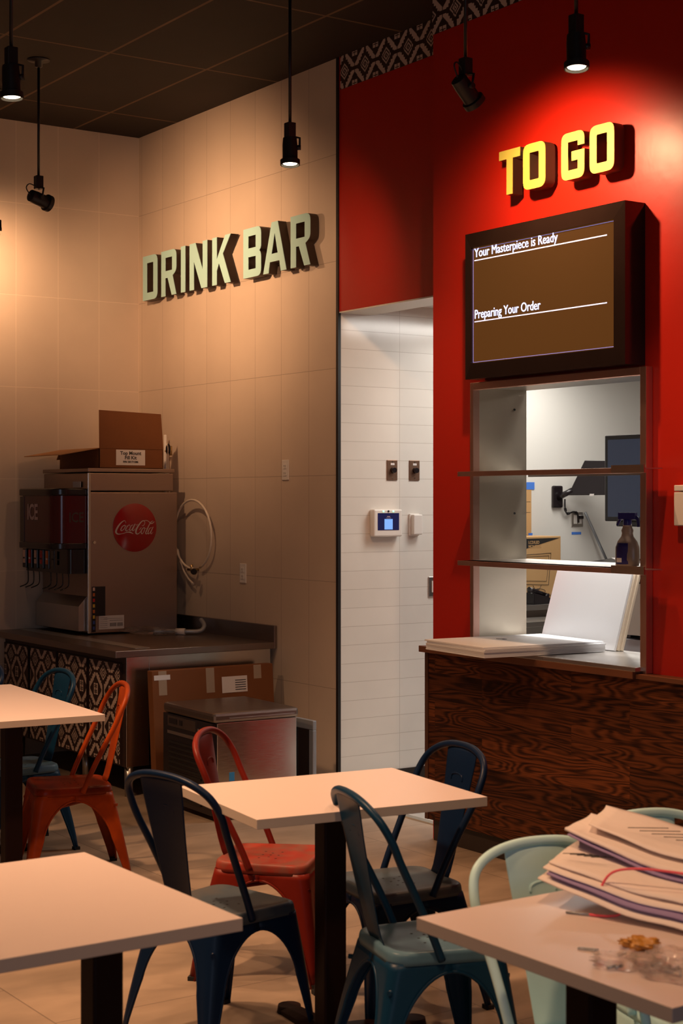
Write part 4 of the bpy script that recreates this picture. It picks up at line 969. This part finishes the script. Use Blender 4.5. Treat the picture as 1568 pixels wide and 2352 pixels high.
sheet((-2.640, 2.322, .805), (-2.80, 2.62, .825), (-2.02, 2.95, .7555), (-2.02, 2.450, .7555), 'sheet', 'white sheet at the bottom of the paper heap, touching the tabletop', 0, seed=1, group=gl)
sheet((-2.632, 2.340, .816), (-2.80, 2.64, .836), (-2.02, 2.97, .764), (-2.02, 2.485, .764), 'sheet_edge', 'purple printed sheet edge showing in the lower part of the heap', 0, seed=1.2, group=gl)
sheet((-2.650, 2.345, .824), (-2.79, 2.60, .842), (-2.02, 2.97, .772), (-2.02, 2.530, .772), 'sheet', 'curled printed sheet just above the purple one in the heap', 0, seed=1.1, group=gl)
sheet((-2.665, 2.375, .832), (-2.80, 2.63, .848), (-2.05, 2.99, .782), (-2.02, 2.560, .780), 'sheet', 'printed sheet in the middle of the heap, its left corner lifted over the chair back', 0, seed=1.4, group=gl)
sheet((-2.740, 2.500, .862), (-2.82, 2.66, .866), (-2.10, 3.00, .800), (-2.10, 2.610, .795), 'sheet_edge', 'purple underside sheet below the upper bundle of the heap', 0, seed=1.0, group=gl)
sheet((-2.755, 2.505, .874), (-2.84, 2.67, .874), (-2.10, 3.02, .812), (-2.10, 2.620, .806), 'sheet', 'thick printed bundle forming the upper layer of the heap', 0, seed=1.2, thick=.006, group=gl)
o = sheet((-2.735, 2.560, .884), (-2.86, 2.74, .884), (-2.10, 3.05, .828), (-2.12, 2.680, .822), 'sheet', 'topmost crumpled printed page of the heap', 0, seed=1.5, group=gl)
bm = BM()
for k in range(9):
    u = -2.66+k*.026
    tube(bm, [(u, 2.62+k*.012, .880-k*.0040), (u+.05, 2.70+k*.012, .878-k*.0045)], .0009, 4)
obj('printed_lines', bm, 'ink', o)
lo = [q for q in bpy.data.objects if q.get('label', '').startswith('printed sheet in the middle of the heap')][0]
bm = BM()
for k in range(5): tube(bm, [(-2.665+k*.012, 2.425+k*.010, .8445-k*.0012), (-2.635+k*.012, 2.465+k*.010, .8440-k*.0012)], .0009, 4)
obj('printed_lines', bm, 'ink', lo)
ps = thing('pink_string', 'pink string with a grey clip trailing off the paper heap', 'string', (-2.50, 2.36, .7503))
pts = [(-.0, -.01, .004), (.03, .01, .004), (.045, .035, .008), (.03, .05, .030), (-.01, .03, .034), (-.005, .055, .080), (.03, .10, .092), (.10, .16, .088), (.20, .23, .080)]
obj('string', tube(BM(), cr(pts, 7), .0028, 7), 'pink', ps); obj('clip', tube(BM(), [(-.045, -.035, .003), (0, -.01, .004)], .0028, 7), 'grey', ps)
pc = obj('paper_clip', tube(BM(), cr([(.022, .006, .002), (-.012, .006, .002), (-.018, 0, .002), (-.012, -.006, .002), (.014, -.006, .002), (.018, -.001, .002), (.012, .002, .002), (-.006, .002, .002)], 5), .0013, 6), 'grey', loc=(-2.315, 2.170, .7503), rot=(0, 0, radians(35)))
tag(pc, 'small wire paper clip lying alone on the bare part of the tabletop', 'paper clip')
def crumple(name, loc, r, m, label, cat, rz, seed, par=None):
    bm = BM(); bmesh.ops.create_icosphere(bm, subdivisions=4, radius=1)
    for v in bm.verts:
        c = v.co.copy(); k = 1+.16*sin(c.x*7+seed)+.13*sin(c.y*11+seed*2)+.10*sin(c.z*15+c.x*9+seed)+.06*sin(c.y*25+c.x*21)
        v.co = Vector((c.x*r[0]*k, c.y*r[1]*k, max(-r[2]*.9, c.z*r[2]*k)+r[2]*.9))
    o = obj(name, bm, m, par, smooth=True, loc=loc, rot=(0, 0, rz))
    if label: tag(o, label, cat)
    return o
pb = thing('plastic_bag', 'crumpled clear plastic bag with small screws near the table corner', 'bag', (-2.150, 2.190, .7503), radians(30))
crumple('film', (-.055, -.01, 0), (.055, .040, .013), 'clear', None, None, .2, 1, pb)
crumple('film', (.03, .03, 0), (.075, .050, .017), 'clear', None, None, .5, 2.6, pb)
crumple('film', (.045, -.055, 0), (.070, .030, .012), 'clear', None, None, -.15, 4.2, pb)
bm = BM()
for i in range(11):
    x, y = random.uniform(-.09, .09), random.uniform(-.06, .05); a = random.uniform(0, pi)
    tube(bm, [(x, y, .006), (x+.018*cos(a), y+.018*sin(a), .008)], .0032, 7)
obj('screws', bm, 'grey', pb)
crumple('amber_wrapper', (-2.262, 2.262, .7503), (.036, .028, .012), 'amber', 'crumpled amber wrapper lying beside the clear plastic bag', 'wrapper', radians(40), 3)
